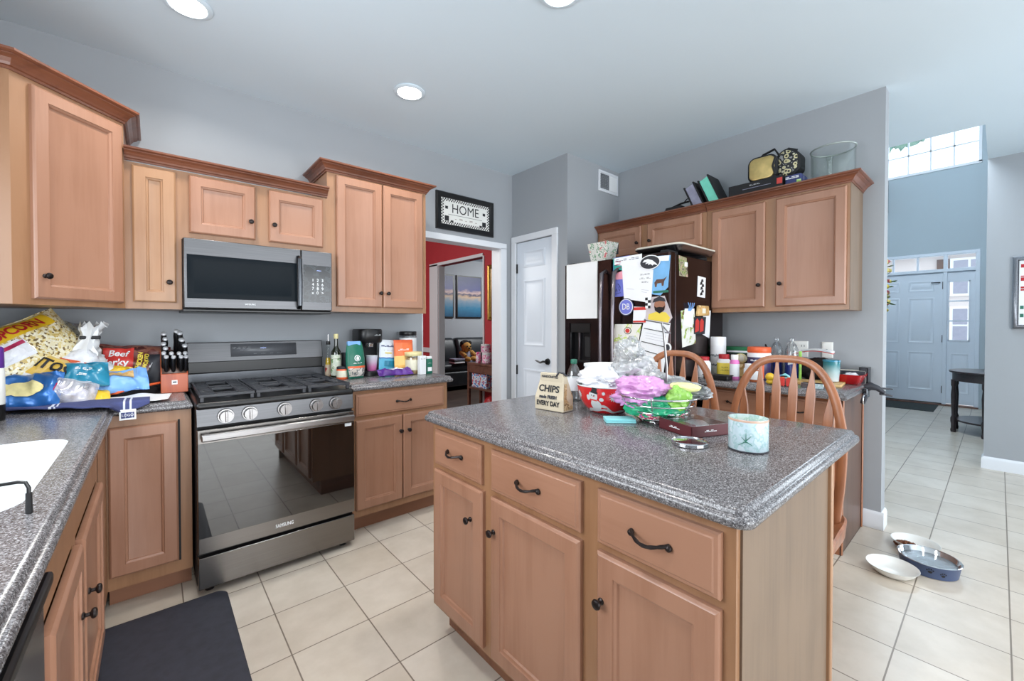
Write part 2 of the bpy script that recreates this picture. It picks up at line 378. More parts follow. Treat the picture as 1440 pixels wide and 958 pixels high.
# ------------------------------------------------------------------ room shell
CE = 2.80; YW = 3.20; XF = 3.50; XL = -.75
struct('floor', MB().box(-.9, 9.9, -3.5, 3.2, -.1, 0), 'tile', smooth=0)
struct('floor_dining', MB().box(-1.2, 9.0, 3.2, 8.2, -.1, 0), 'dark_floor', smooth=0)
mb = MB(); mb.box(-.9, 4.73, -3.5, 3.32, CE, CE+.3); mb.box(4.73, 5.85, -3.5, .083, CE, CE+.3)
struct('ceiling', mb, 'ceiling_paint', smooth=0)
struct('ceiling_dining', MB().box(-1.2, 9.0, 3.32, 8.2, CE, CE+.2), 'ceiling_paint', smooth=0)
struct('ceiling_foyer', MB().box(4.6, 9.9, -.05, 1.5, 5.2, 5.3), 'ceiling_paint', smooth=0)
mb = MB(); mb.box(-.9, 1.737, YW, YW+.12, 0, CE); mb.box(1.737, 2.60, YW, YW+.12, 2.06, CE); mb.box(2.60, 3.62, YW, YW+.12, 0, CE)
struct('wall_back', mb, 'wall_paint', smooth=0)
mb = MB(); mb.box(XL-.14, XL, 2.05, 3.2, 0, CE); mb.box(XL-.14, XL, .5, 2.05, 0, 1.12); mb.box(XL-.14, XL, .5, 2.05, 2.14, CE); mb.box(XL-.14, XL, -3.5, .5, 0, CE)
struct('wall_left', mb, 'wall_paint', smooth=0)
mb = MB(); mb.box(-.9, -.2, -3.5, -3.4, 0, CE); mb.box(-.2, 3.4, -3.5, -3.4, 2.45, CE); mb.box(3.4, 5.85, -3.5, -3.4, 0, CE)
struct('wall_front', mb, 'wall_paint', smooth=0)
struct('wall_right', MB().box(XF, XF+.12, .478, 3.2, 0, CE), 'wall_paint', smooth=0)
mb = MB(); mb.box(2.745, 2.83, 2.46, 2.63, 0, CE); mb.box(2.745, 2.83, 2.63, 3.13, 2.115, CE); mb.box(2.745, 2.83, 3.13, YW, 0, CE); mb.box(2.83, XF, 2.46, 2.55, 0, CE)
struct('wall_pantry', mb, 'wall_paint', smooth=0)
struct('wall_hall', MB().box(5.73, 5.85, -3.4, .083, 0, CE), 'wall_paint', smooth=0)
mb = MB(); mb.box(4.73, 9.75, -.04, .083, CE+.3, 5.2); mb.box(5.85, 9.75, -.04, .06, 0, CE+.3); mb.box(4.61, 4.73, -.04, 1.4, CE+.3, 5.2)
struct('wall_foyer_side', mb, 'foyer_paint', smooth=0)
struct('wall_foyer_left', MB().box(3.62, 9.75, 1.32, 1.42, 0, 5.2), 'foyer_paint', smooth=0)
mb = MB(); XD = 9.75
mb.box(XD, XD+.15, -.04, .20, 0, 5.2); mb.box(XD, XD+.15, .20, 1.42, 2.49, 3.86); mb.box(XD, XD+.15, .20, 1.42, 4.9, 5.2)
struct('wall_entry', mb, 'foyer_paint', smooth=0)
# baseboards
def board(pts):
    return [(0, 0), (.014, 0), (.014, .085), (.010, .10), (.004, .11), (0, .11)]
def baseboard(name, x0, y0, x1, y1, nx, ny):
    mb = MB(); L = []
    for px, py in ((x0, y0), (x1, y1)): L.append([(px+nx*a, py+ny*a, z) for a, z in board(0)])
    mb.loops(L); struct(name, mb, 'trim_white', bev=0)
baseboard('baseboard_right', XF, .464, XF, .565, -1, 0)
baseboard('baseboard_right_end', XF, .478, XF+.12, .478, 0, -1)
baseboard('baseboard_hall', 5.73, .083, 5.73, -3.3, -1, 0)
baseboard('baseboard_hall_end', 5.716, .083, 5.85, .083, 0, 1)
baseboard('baseboard_pantry', 2.745, 2.46, 2.745, 2.56, -1, 0)
# cased opening to the dining room
mb = MB(); mb.box(2.59, 2.665, 3.185, YW, 0, 2.06); mb.box(1.60, 2.665, 3.185, YW, 2.05, 2.105)
mb.box(1.737, 1.747, YW, YW+.13, 0, 2.06); mb.box(2.588, 2.60, YW, YW+.13, 0, 2.06); mb.box(1.737, 2.60, YW, YW+.13, 2.05, 2.06)
struct('trim_1', mb, 'trim_white', smooth=0, bev=.003)
# red wall of the dining room with its own opening
mb = MB(); mb.box(3.65, 3.77, 3.32, 4.89, 0, CE); mb.box(3.65, 3.77, 4.89, 6.16, 2.30, CE); mb.box(3.65, 3.77, 6.16, 8.1, 0, CE)
struct('wall_dining_right', mb, 'red_paint', smooth=0)
mb = MB(); mb.box(3.632, 3.65, 6.16, 6.43, 0, 2.33); mb.box(3.65, 3.77, 6.15, 6.16, 0, 2.30); mb.box(3.632, 3.65, 4.89, 6.43, 2.30, 2.35); mb.box(3.632, 3.77, 4.86, 4.89, 0, 2.31)
struct('trim_2', mb, 'trim_white', smooth=0, bev=.003)
struct('trim_3', MB().box(3.62, 3.65, 6.43, 8.1, .83, .91), 'trim_white', smooth=0, bev=.006)
struct('wall_dining_back', MB().box(-1.2, 3.65, 8.1, 8.2, 0, CE), 'red_paint', smooth=0)
struct('wall_dining_left', MB().box(-1.3, -1.2, 3.2, 8.2, 0, CE), 'red_paint', smooth=0)
struct('wall_living_back', MB().box(3.77, 9.0, 8.0, 8.1, 0, CE), 'wall_paint', smooth=0)
mb = MB(); mb.box(8.9, 9.0, 3.2, 8.0, 0, CE); mb.box(3.77, 8.9, 3.32, 3.42, 0, CE)
struct('wall_living_right', mb, 'wall_paint', smooth=0)
# left window over the sink and rear patio opening (both out of the picture, they carry the daylight)
mb = MB()
for a in ((.5, .56, 1.12, 2.14), (1.99, 2.05, 1.12, 2.14), (.5, 2.05, 1.12, 1.18), (.5, 2.05, 2.08, 2.14), (1.25, 1.3, 1.12, 2.14)): mb.box(XL-.06, XL+.012, *a)
struct('window_1', mb, 'trim_white', smooth=0)
mb = MB()
for a in ((-.2, -.12, 0, 2.45), (1.56, 1.64, 0, 2.45), (3.32, 3.4, 0, 2.45)): mb.box(a[0], a[1], -3.47, -3.38, a[2], a[3])
mb.box(-.2, 3.4, -3.47, -3.38, 2.37, 2.45); struct('window_2', mb, 'trim_white', smooth=0)
# ------------------------------------------------------------------ pantry door
RAISED = [(0, 0), (.0, .0)]
def slab_door(mb, X, Y0, Y1, Z0, Z1, panels, nx=-1, th=.035):
    """door slab facing -X with raised moulded panels (rings sunk then raised)"""
    mb.box(X, X+th, Y0, Y1, Z0, Z1)
    for y0, y1, z0, z1 in panels:
        mb.panel((X, y0, z0), (0, 1, 0), (0, 0, 1), (-1, 0, 0), y1-y0, z1-z0, [(0, 0), (.0, .004), (.014, .008), (.028, .001), (.045, .001), (.06, .007), (.062, .0075)])
d = obj('door_1', (lambda m: (slab_door(m, 2.752, 2.632, 3.128, .01, 2.11, [(2.74, 3.03, 1.86, 2.02), (2.74, 3.03, 1.10, 1.74), (2.74, 3.03, .20, .88)]), m)[1])(MB()), 'door_white', kind='structure', bev=0)
mb = MB(); mb.tube([(2.735, 2.70, .965), (2.715, 2.70, .965), (2.71, 2.72, .968), (2.712, 2.76, .955), (2.712, 2.80, .966), (2.712, 2.825, .972)], [.009, .009, .01, .009, .008, .004], 10); mb.cyl((2.752, 2.70, .965), (2.735, 2.70, .965), .03, .026, 20)
obj('door_handle', mb, 'black', d, label='black lever handle')
for z in (1.86, .86):
    obj('hinge', MB().box(2.738, 2.752, 3.118, 3.136, z-.045, z+.045), 'black', d, label='black hinge')
obj('strike_plate', MB().box(2.735, 2.752, 2.624, 2.636, .92, 1.0), 'black', d, label='black latch plate')
mb = MB(); mb.box(2.725, 2.745, 2.565, 2.632, 0, 2.115); mb.box(2.725, 2.745, 3.128, 3.19, 0, 2.115); mb.box(2.725, 2.745, 2.565, 3.19, 2.115, 2.175)
mb.box(2.735, 2.745, 2.62, 2.634, 0, 2.12); struct('trim_4', mb, 'trim_white', smooth=0, bev=.004)
# ------------------------------------------------------------------ entry door, sidelight, transom, high window
mb = MB(); X = XD+.03
P6 = []
for y0, y1 in ((.70, 1.02), (1.12, 1.44)):
    P6 += [(y0, y1, 1.86, 2.04), (y0, y1, 1.0, 1.76), (y0, y1, .22, .86)]
slab_door(mb, X, .602, 1.52, .02, 2.165, P6); d = struct('door_2', mb, 'door_white')
for z in (1.95, 1.08, .25): obj('hinge', MB().box(X-.012, X, .595, .612, z-.06, z+.06), 'black', d, label='black hinge')
obj('kick_plate', MB().box(X-.02, X+.01, .60, 1.5, .0, .03), 'espresso', d)
obj('hook', MB().tube([(X-.01, .64, 2.0), (X-.04, .66, 2.0), (X-.04, .74, 2.0)], .008, 6), 'black', d)
mb = MB(); F = XD-.012
for a in ((.20, .25, 0, 2.49), (.556, .602, 0, 2.49), ): mb.box(F, XD+.12, *a)
for a in ((.203, 1.418, 2.44, 2.487), (.203, 1.418, 2.165, 2.215)): mb.box(F-.003, XD+.117, *a)
for y in (.905, 1.21): mb.box(F+.01, XD+.09, y-.012, y+.012, 2.215, 2.44)
struct('trim_5', mb, 'door_white', smooth=0, bev=.004)
mb = MB(); mb.box(X, X+.035, .25, .315, .03, 2.165); mb.box(X, X+.035, .535, .556, .03, 2.165); mb.box(X, X+.035, .315, .535, 2.0, 2.165); mb.box(X, X+.035, .315, .535, .03, 1.06)
mb.panel((X, .30, .2), (0, 1, 0), (0, 0, 1), (-1, 0, 0), .22, .65, [(0, 0), (0, .004), (.014, .008), (.028, .001), (.045, .001), (.06, .007), (.062, .0075)])
for z in (1.37, 1.69): mb.box(X-.004, X+.03, .315, .535, z-.011, z+.011)
mb.box(X-.008, X, .305, .545, 1.045, 1.065); mb.box(X-.008, X, .305, .545, 1.995, 2.015); mb.box(X-.008, X, .303, .317, 1.045, 2.015); mb.box(X-.008, X, .533, .547, 1.045, 2.015)
d = struct('window_3', mb, 'door_white', bev=0); obj('pane', MB().box(X+.012, X+.016, .31, .54, 1.05, 2.01), 'window_glass', d, label='sidelight glass')
d = struct('window_4', MB().box(XD+.03, XD+.05, .25, 1.42, 2.205, 2.22), 'door_white'); obj('pane', MB().box(XD+.04, XD+.044, .25, 1.42, 2.215, 2.44), 'window_glass', d, label='transom glass')
obj('threshold', MB().box(XD-.08, XD+.1, .2, 1.5, 0, .018), 'cart_wood', d)
mb = MB()
for a in ((.20, .235, 3.84, 4.9), (.20, 1.42, 3.82, 3.86)): mb.box(XD-.02, XD+.15, *a)
for y in (.50, .77, 1.04, 1.30): mb.box(XD+.06, XD+.08, y-.011, y+.011, 3.86, 4.9)
for z in (4.19, 4.53): mb.box(XD+.06, XD+.08, .235, 1.42, z-.01, z+.01)
d = struct('window_5', mb, 'trim_white', smooth=0); obj('pane', MB().box(XD+.085, XD+.09, .235, 1.42, 3.86, 4.9), 'window_glass', d)
# outside: brick house seen through the sidelight, tree seen through the high window, pavement
m, nt, b = mk('brick'); tc = N(nt, 'ShaderNodeTexCoord'); br = N(nt, 'ShaderNodeTexBrick'); br.inputs['Scale'].default_value = 4; mp = N(nt, 'ShaderNodeMapping'); mp.inputs['Rotation'].default_value = (PI/2, 0, PI/2)
nt.links.new(tc.outputs['Object'], mp.inputs[0]); nt.links.new(mp.outputs[0], br.inputs['Vector']); br.inputs['Color1'].default_value = srgb((196, 174, 176))+(1,); br.inputs['Color2'].default_value = srgb((206, 186, 186))+(1,); br.inputs['Mortar'].default_value = srgb((206, 198, 196))+(1,)  # brick lightened so that overexposed daylight is put into its colour
nt.links.new(br.outputs['Color'], b.inputs['Base Color']); M['brick'] = m
paint('pavement', (196, 196, 192), .9); struct('ground', MB().box(9.9, 60, -25, 25, -.3, -.12), 'pavement', smooth=0)
paint('house_pane', (150, 152, 168), .3)
t = thing('neighbour_house', 'brick house across the street, colour lightened to look overexposed, seen through the sidelight', 'house', (26, 1, -.12))
mb = MB(); mb.box(26, 34, -9, 7, -.12, 4.4); obj('wall', mb, 'brick', t, world=True, smooth=0)
mb = MB(); mb.prism([(-9.4, 4.4), (7.4, 4.4), (7.4, 4.5), (-1, 5.6), (-9.4, 4.5)], 25.6, 34.4, 'x'); obj('roof', mb, 'umber_end', t, world=True, smooth=0)
for y, z in ((.3, .5), (.3, 2.55), (-3, .5), (-3, 2.55), (3.6, .5), (3.6, 2.55)):
    f = obj('window', MB().box(25.93, 26.02, y, y+1.1, z, z+1.6), 'white', t, world=True, smooth=0)
    mb = MB()
    for a in (0, 1):
        for c_ in (0, 1): mb.box(25.9, 25.94, y+.08+a*.5, y+.5+a*.5, z+.1+c_*.74, z+.76+c_*.74)
    obj('pane', mb, 'house_pane', f, world=False, smooth=0, shift=rootloc(f))
    obj('shutter', MB().box(25.92, 26.0, y+1.13, y+1.5, z, z+1.6), 'umber_end', t, world=True, smooth=0)
patches('tree_leaf', [(0, (120, 160, 144)), (.45, (140, 176, 158)), (.6, (160, 192, 176))], 4, .8)  # leaf greens lightened to paint in the overexposed daylight
t = thing('street_tree', 'green tree outside the high entry window', 'tree', (17.5, 3.6, -.12))
obj('trunk', MB().tube([(17.5, 3.6, -.12), (17.6, 3.5, 2), (17.5, 3.2, 7.0)], [.22, .16, .12], 10), 'umber_end', t, world=True)
mb = MB(); random.seed(4)
for k in range(26):
    a = random.uniform(0, 2*PI); r = random.uniform(0, 1.5); blob(mb, (17.5+r*math.cos(a), 3.0+r*math.sin(a)*1.1, 8.0+random.uniform(-.9, 1.3)), random.uniform(.6, 1.0), k, .5, 2.5, n=18, m=12)
obj('crown', mb, 'tree_leaf', t, world=True)
# ------------------------------------------------------------------ ceiling lights
def downlight(x, y, label):
    t = thing('recessed_light', label, 'ceiling light', (x, y, CE), 0, 'recessed ceiling lights')
    obj('trim_ring', MB().lathe([(.072, -.001), (.098, -.001), (.098, -.006), (.092, -.010), (.076, -.012), (.072, -.006)], n=36, cap0=False, cap1=False), 'ceiling_paint', t)
    obj('lens', MB().lathe([(.078, -.009), (.05, -.011)], n=36), 'lamp_glow', t)
    l = bpy.data.lights.new('lamp', 'AREA'); l.shape = 'DISK'; l.size = .14; l.energy = 7; l.color = (1, .96, .90); l.spread = 2.6
    o = bpy.data.objects.new('lamp', l); C.objects.link(o); o.parent = t; o.location = (0, 0, -.016)
downlight(.135, 2.485, 'round recessed ceiling light above the left cabinets')
downlight(1.262, 2.481, 'small round recessed ceiling light in the middle of the ceiling')
downlight(1.40, 1.30, 'round recessed ceiling light cut off by the top edge')
for x, y in ((.1, .6), (1.5, -.9), (2.9, -1.3)): downlight(x, y, 'round recessed ceiling light behind the viewer')
# supply vent
t = thing('air_vent', 'white wall vent with louvres high beside the pantry', 'vent', (3.32, 2.458, 2.66))
obj('frame', MB().panel((3.172, 2.459, 2.565), (1, 0, 0), (0, 0, 1), (0, -1, 0), .30, .195, [(0, 0), (0, .01), (.012, .014), (.02, .012), (.022, .006)]), 'trim_white', t, world=True)
mb = MB()
for k in range(9): mb.box(3.197, 3.317, 2.443, 2.452, 2.595+k*.0155, 2.604+k*.0155)
for k in range(5): mb.box(3.2+k*.028, 3.205+k*.028, 2.444, 2.45, 2.592, 2.728)
obj('grille', mb, 'vent_grey', t, world=True, smooth=0)
obj('damper_plate', MB().box(3.33, 3.45, 2.446, 2.454, 2.59, 2.73), 'white', t, world=True, bev=.002)
# ------------------------------------------------------------------ cabinets
DOOR = [(0, 0), (0, .013), (.003, .017), (.008, .020), (.052, .020), (.0535, .0155), (.061, .0125), (.064, .006), (.066, .0055)]
SLABF = [(0, 0), (0, .012), (.004, .016), (.012, .017), (.015, .020), (.017, .020)]
def knob_mesh(p, n):
    p, n = Vector(p), Vector(n).normalized(); mb = MB()
    a = n.orthogonal().normalized(); b = n.cross(a)
    L = []
    for h, r in ((0, .009), (.004, .009), (.007, .005), (.015, .005), (.018, .0115), (.022, .0135), (.026, .012), (.029, .007)):
        L.append([p+n*h+(a*math.cos(2*PI*k/16)+b*math.sin(2*PI*k/16))*r for k in range(16)])
    return mb.loops(L)
def pull_mesh(p, u, n, w=.098):
    p, u, n = Vector(p), Vector(u), Vector(n); mb = MB(); z = Vector((0, 0, 1)); pts = []; R = []
    for k in range(17):
        t = k/16*2-1; pts.append(p+u*(t*w/2)+n*(.028*(1-abs(t)**2.4)+.003)-z*(.004*math.cos(t*PI*.95))); R.append(.0034+.0016*(abs(math.cos(t*PI*2.5))) + (.003 if abs(t) > .93 else 0))
    mb.tube(pts, R, 8, up=None)
    for s in (-1, 1): mb.ball(p+u*(s*w/2)+n*.005, .0085, 10, 6)
    return mb
def face_door(parent, O, U, Nn, w, h, mat, knob=None, pull=None, name='door', rings=None):
    U, Nn = Vector(U), Vector(Nn); O = Vector(O)
    d = obj(name, MB().panel(O, U, (0, 0, 1), Nn, w, h, rings or (DOOR if name == 'door' else SLABF)), mat, parent, world=True, smooth=25)
    base = rootloc(parent)
    if knob: obj('knob', knob_mesh(O+U*knob[0]+Vector((0, 0, knob[1]))+Nn*.019, Nn), 'bronze', d, shift=base, label='dark bronze knob')
    if pull: obj('handle', pull_mesh(O+U*pull[0]+Vector((0, 0, pull[1]))+Nn*.019, U, Nn), 'bronze', d, shift=base, label='dark bronze bail pull')
    return d
# fix: children made with shift must stay at their parent's origin
def crown(parent, path, z, mat, h=.058, out=.056, name='crown_moulding'):
    """crown profile swept along a mitred path of (x, y), outwards to the right of travel"""
    k = h/.075; q = out/.062; prof = [(a*q, b*k) for a, b in ((0, 0), (.008, 0), (.008, .012), (.015, .015), (.019, .026), (.030, .042), (.046, .052), (.046, .058), (.055, .060), (.062, .064), (.062, .075), (0, .075))]
    n = len(path); L = []
    for i, p in enumerate(path):
        p = Vector(p); d0 = (p-Vector(path[i-1])).normalized() if i else None; d1 = (Vector(path[i+1])-p).normalized() if i < n-1 else None
        if d0 is None: d0 = d1
        if d1 is None: d1 = d0
        n0 = Vector((d0.y, -d0.x)); n1 = Vector((d1.y, -d1.x)); m = (n0+n1); m = m/m.dot(n0)
        L.append([(p.x+m.x*a, p.y+m.y*a, z+b) for a, b in prof])
    return obj(name, MB().loops(L), mat, parent, world=True, smooth=12)
# --- stove wall, upper row; faces look to -Y
YU = 2.86
MY = (0, -1, 0); UX = (1, 0, 0)
t = thing('corner_wall_cabinet', 'tall diagonal corner wall cabinet with one large door above the popcorn bag', 'cabinet', (-.4, 3.0, 1.385))
P = [(-.749, YW-.002), (-.749, 2.53), (-.42, 2.53), (-.105, 2.845), (-.105, YW-.002)]
mb = MB(); mb.prism(P, 1.385, 2.31); obj('body', mb, 'maple_frame', t, world=True, smooth=0)
U = Vector((.315, .315, 0)).normalized(); Nn = Vector((U.y, -U.x, 0)); O = Vector((-.42, 2.53, 1.41))+U*.062
face_door(t, O+Nn*.0, U, Nn, .365, .87, 'maple', knob=(.032, .095))
crown(t, [(-.75, 2.53), (-.42, 2.53), (-.105, 2.845), (-.105, YW)], 2.30, 'crown_wood', .064, .062)
t = thing('narrow_wall_cabinet', 'narrow single-door wall cabinet between corner cabinet and microwave', 'cabinet', (0, 3.0, 1.385))
obj('body', MB().box(-.105, .119, YU, YW-.002, 1.385, 2.125), 'maple_frame', t, world=True, smooth=0)
face_door(t, (-.076, YU, 1.42), UX, MY, .172, .69, 'maple_pale', knob=(.143, .105))
crown(t, [(-.104, YU), (.119, YU)], 2.13, 'crown_wood')
t = thing('microwave_wall_cabinet', 'short two-door wall cabinet directly above the microwave', 'cabinet', (.49, 3.0, 1.765))
obj('body', MB().box(.119, .866, YU, YW-.002, 1.765, 2.125), 'maple_frame', t, world=True, smooth=0)
face_door(t, (.152, YU, 1.80), UX, MY, .308, .31, 'maple', knob=(.284, .10))
face_door(t, (.530, YU, 1.80), UX, MY, .306, .31, 'maple', knob=(.026, .10))
crown(t, [(.119, YU), (.866, YU)], 2.13, 'crown_wood')
t = thing('tall_wall_cabinet', 'tall double-door wall cabinet beside the HOME sign', 'cabinet', (1.23, 3.0, 1.39))
obj('body', MB().box(.866, 1.585, YU, YW-.002, 1.39, 2.305), 'maple_frame', t, world=True, smooth=0)
face_door(t, (.921, YU, 1.425), UX, MY, .312, .865, 'maple', knob=(.295, .10))
face_door(t, (1.241, YU, 1.425), UX, MY, .312, .865, 'maple', knob=(.03, .10))
crown(t, [(.866, YW), (.866, YU), (1.585, YU), (1.585, YW)], 2.30, 'crown_wood', .062, .06)
# --- base cabinets
def toe(parent, x0, x1, y, mat='toe_wood', ax='x'):
    obj('toe_kick', MB().box(x0, x1, y, y+.02, 0, .105) if ax == 'x' else MB().box(y, y+.02, x0, x1, 0, .105), mat, parent, world=True, smooth=0)
YB = 2.585
t = thing('corner_base_cabinet', 'single-door base cabinet in the corner left of the range', 'cabinet', (0, 2.9, 0))
obj('body', MB().box(-.165, .138, YB, YW-.002, .105, .893), 'maple_frame', t, world=True, smooth=0); toe(t, -.165, .138, YB+.09)
face_door(t, (-.158, YB, .165), UX, MY, .243, .675, 'maple')
obj('door_edge_strip', MB().box(.086, .094, YB-.004, YB+.002, .16, .845), 'black_matte', t, world=True, smooth=0)  # matte black strip along the right edge of the door
t = thing('base_cabinet', 'base cabinet with drawer and two doors right of the range', 'cabinet', (1.25, 2.9, 0))
obj('body', MB().box(.905, 1.60, YB, YW-.002, .105, .893), 'maple_frame', t, world=True, smooth=0); toe(t, .905, 1.60, YB+.07)
face_door(t, (.94, YB, .735), UX, MY, .625, .137, 'maple_x', name='drawer', pull=(.315, .068))
face_door(t, (.94, YB, .15), UX, MY, .309, .56, 'maple', knob=(.292, .455))
face_door(t, (1.254, YB, .15), UX, MY, .309, .56, 'maple', knob=(.036, .455))
# --- sink run, faces look to +X
XS = -.165; PX = (1, 0, 0); UY = (0, 1, 0)
t = thing('sink_base_cabinet', 'sink base cabinet with two doors under the left worktop', 'cabinet', (-.45, 1.6, 0))
mb = MB(); mb.box(-.72, XS, 1.10, 1.12, .105, .88); mb.box(-.72, XS, 2.2, 2.22, .105, .88); mb.box(-.72, XS, 1.10, 2.22, .105, .13); mb.box(XS-.02, XS, 1.10, 2.583, .73, .88); mb.box(XS-.02, XS, 2.16, 2.583, .105, .73); mb.box(XS-.02, XS, 1.1, 1.17, .105, .73); mb.box(XS-.02, XS, 1.56, 1.62, .105, .73)
obj('body', mb, 'maple_frame', t, world=True, smooth=0); obj('toe_kick', MB().box(XS-.1, XS-.08, 1.1, 2.58, 0, .105), 'toe_wood', t, world=True, smooth=0)
face_door(t, (XS, 1.615, .15), UY, PX, .54, .57, 'maple', knob=(.05, .40))
face_door(t, (XS, 1.15, .15), UY, PX, .43, .57, 'maple', knob=(.38, .40))
t = thing('dishwasher', 'dishwasher with black handle under the left worktop', 'dishwasher', (-.45, .8, 0))
obj('body', MB().box(-.72, -.19, .50, 1.095, .1, .88), 'black_matte', t, world=True, smooth=0)
obj('door', MB().box(-.19, -.15, .505, 1.09, .12, .84), 'stainless_y', t, world=True, bev=.006)
obj('handle', MB().box(-.165, -.138, .51, 1.092, .842, .866), 'black', t, world=True, bev=.006); obj('toe_kick', MB().box(-.26, -.24, .50, 1.095, 0, .1), 'black_matte', t, world=True, smooth=0)
# --- worktops: edge profile is (inset, z), from the underside up
ZT = .935
EDGE = [(.014, .893), (.003, .897), (0, .905), (.001, .914), (.006, .919), (.013, .9205), (.015, .929), (.02, .9335), (.026, ZT)]
def worktop(name, label, poly, hole=None, bottom=True):
    mb = MB(); n = len(poly); L = [[(x, y, z) for x, y in inset(poly, d)] for d, z in EDGE]
    mb.loops(L, bottom and not hole, not hole)
    if hole:
        for which, z in ((-1, ZT), (0, .893)):
            bm = bmesh.new(); es = []
            for ring in ([p[:2] for p in L[which]], hole):
                vs_ = [bm.verts.new((p[0], p[1], z)) for p in ring]
                es += [bm.edges.new((vs_[k], vs_[(k+1) % len(vs_)])) for k in range(len(vs_))]
            bmesh.ops.triangle_fill(bm, use_beauty=True, edges=es)
            bm.verts.index_update()
            base = [mb.pt(v.co) for v in bm.verts]
            for f in bm.faces: mb.face([base[v.index] for v in f.verts])
            bm.free()
        mb.loops([[(x, y, ZT) for x, y in hole], [(x, y, .893) for x, y in hole]], False, False)
    o = obj(name, mb, 'worktop', smooth=50)
    return tag(o, label, 'worktop')
sink_hole = rrect(-.60, -.205, 1.24, 1.985, .09, 6)
worktop('corner_worktop', 'L-shaped grey speckled worktop around the sink', [(-.749, -.1), (-.135, -.1), (-.135, 2.552), (.143, 2.552), (.143, 3.199), (-.749, 3.199)], sink_hole)
worktop('right_worktop', 'grey speckled worktop with round end right of the range', [(.898, 2.552)]+[(1.645-.03*(1-math.sin(a)), 2.552+.03*(1-math.cos(a))) for a in (0, PI/6, PI/3, PI/2)]+[(1.645, 3.0), (1.645, 3.199), (.898, 3.199)])
# basin
t = thing('sink', 'white undermount sink set in the left worktop', 'sink', (-.4, 1.61, .935))
mb = MB()
rings = [(0, .934), (.004, .932), (.010, .91), (.018, .80), (.04, .755), (.09, .748)]
mb.loops([[(x, y, z) for x, y in inset(sink_hole, d)] for d, z in rings], False, True); mb.loops([[(x, y, z) for x, y in inset(sink_hole, d)] for d, z in [(0, .934), (-.005, .89), (-.003, .80), (.02, .742), (.05, .735)]], False, True)
obj('basin', mb, 'white_gloss', t, world=True, smooth=60)
obj('drain', MB().lathe([(.045, .7485), (.043, .752), (.03, .752), (.02, .7485)], (-.4, 1.6, 0), 20), 'chrome', t, world=True)
t = thing('sink_rack', 'black wire rack rail standing on the sink rim', 'dish rack', (-.19, 1.22, .936))
obj('rail', MB().tube([(-.186, 1.222, .945), (-.186, 1.222, .985), (-.190, 1.222, .996), (-.2, 1.222, .999), (-.60, 1.222, .999), (-.61, 1.222, .996), (-.614, 1.222, .985), (-.614, 1.222, .945)], .0032, 8), 'black', t, world=True)
for x in (-.186, -.614): obj('foot', MB().cyl((x, 1.222, .9355), (x, 1.222, .975), .0052, .0046, 10), 'black_matte', t, world=True)
# ------------------------------------------------------------------ range
t = thing('gas_range', 'stainless freestanding gas range with black cooktop and oven door', 'range', (.52, 2.82, 0))
x0, x1 = .150, .892; YR = 2.46
obj('body', MB().box(x0, x1, 2.50, 3.18, .04, .895), 'black_matte', t, world=True, bev=.004)
mb = MB(); mb.box(x0-.003, x1+.003, YR+.012, 3.12, .893, .928); obj('cooktop', mb, 'black', t, world=True, bev=.014, seg=3)
mb = MB(); mb.prism([(YR+.012, .812), (2.55, .812), (2.55, .9), (YR+.022, .9)], x0, x1, 'x'); obj('control_panel', mb, 'stainless', t, world=True, bev=.003)
for k, x in enumerate((.267, .368, .527, .686, .789)):
    mb = MB(); mb.cyl((x, YR+.016, .855), (x, YR+.004, .855), .036, .034, 24); mb.cyl((x, YR+.004, .855), (x, YR-.018, .855), .029, .026, 24)
    kn = obj('burner_knob', mb, 'steel_bright', t, world=True, smooth=40)
    obj('grip', MB().box(x-.005, x+.005, YR-.026, YR-.015, .83, .88), 'steel_bright', kn, shift=rootloc(kn), bev=.002)
od = obj('oven_door', MB().box(x0+.002, x1-.002, YR, 2.5, .205, .80), 'stainless_warm', t, world=True, bev=.004)
b0 = rootloc(od)
obj('oven_window', MB().box(x0+.004, x1-.004, YR-.003, YR+.002, .282, .735), 'oven_glass', od, shift=b0, bev=.001)
mb = MB(); mb.box(.165, .877, YR-.048, YR-.026, .752, .785); obj('handle', mb, 'steel_bright', od, shift=b0, bev=.005, label='bright bar handle')
for x in (.18, .845): obj('handle_bracket', MB().box(x, x+.02, YR-.03, YR, .758, .78), 'stainless_dark', od, shift=b0, bev=.002)
lettering(od, 'SAMSUNG', .026, 'white', planefn(Vector((.521, YR-.0012, .243))-b0, (1, 0, 0), (0, 0, 1)), .085, .0006)
obj('warning_sticker', MB().box(.835, .872, YR-.0045, YR-.003, .715, .732), 'white', od, shift=b0, smooth=0)
obj('storage_drawer', MB().box(x0+.002, x1-.002, YR+.002, 2.5, .035, .187), 'stainless_warm', t, world=True, bev=.004)
for x in (x0+.05, x1-.05):
    for y in (2.53, 3.1): obj('foot', MB().cyl((x, y, 0), (x, y, .042), .02, .02, 12), 'black', t, world=True)
paint('display_grey', (92, 94, 99), .35)
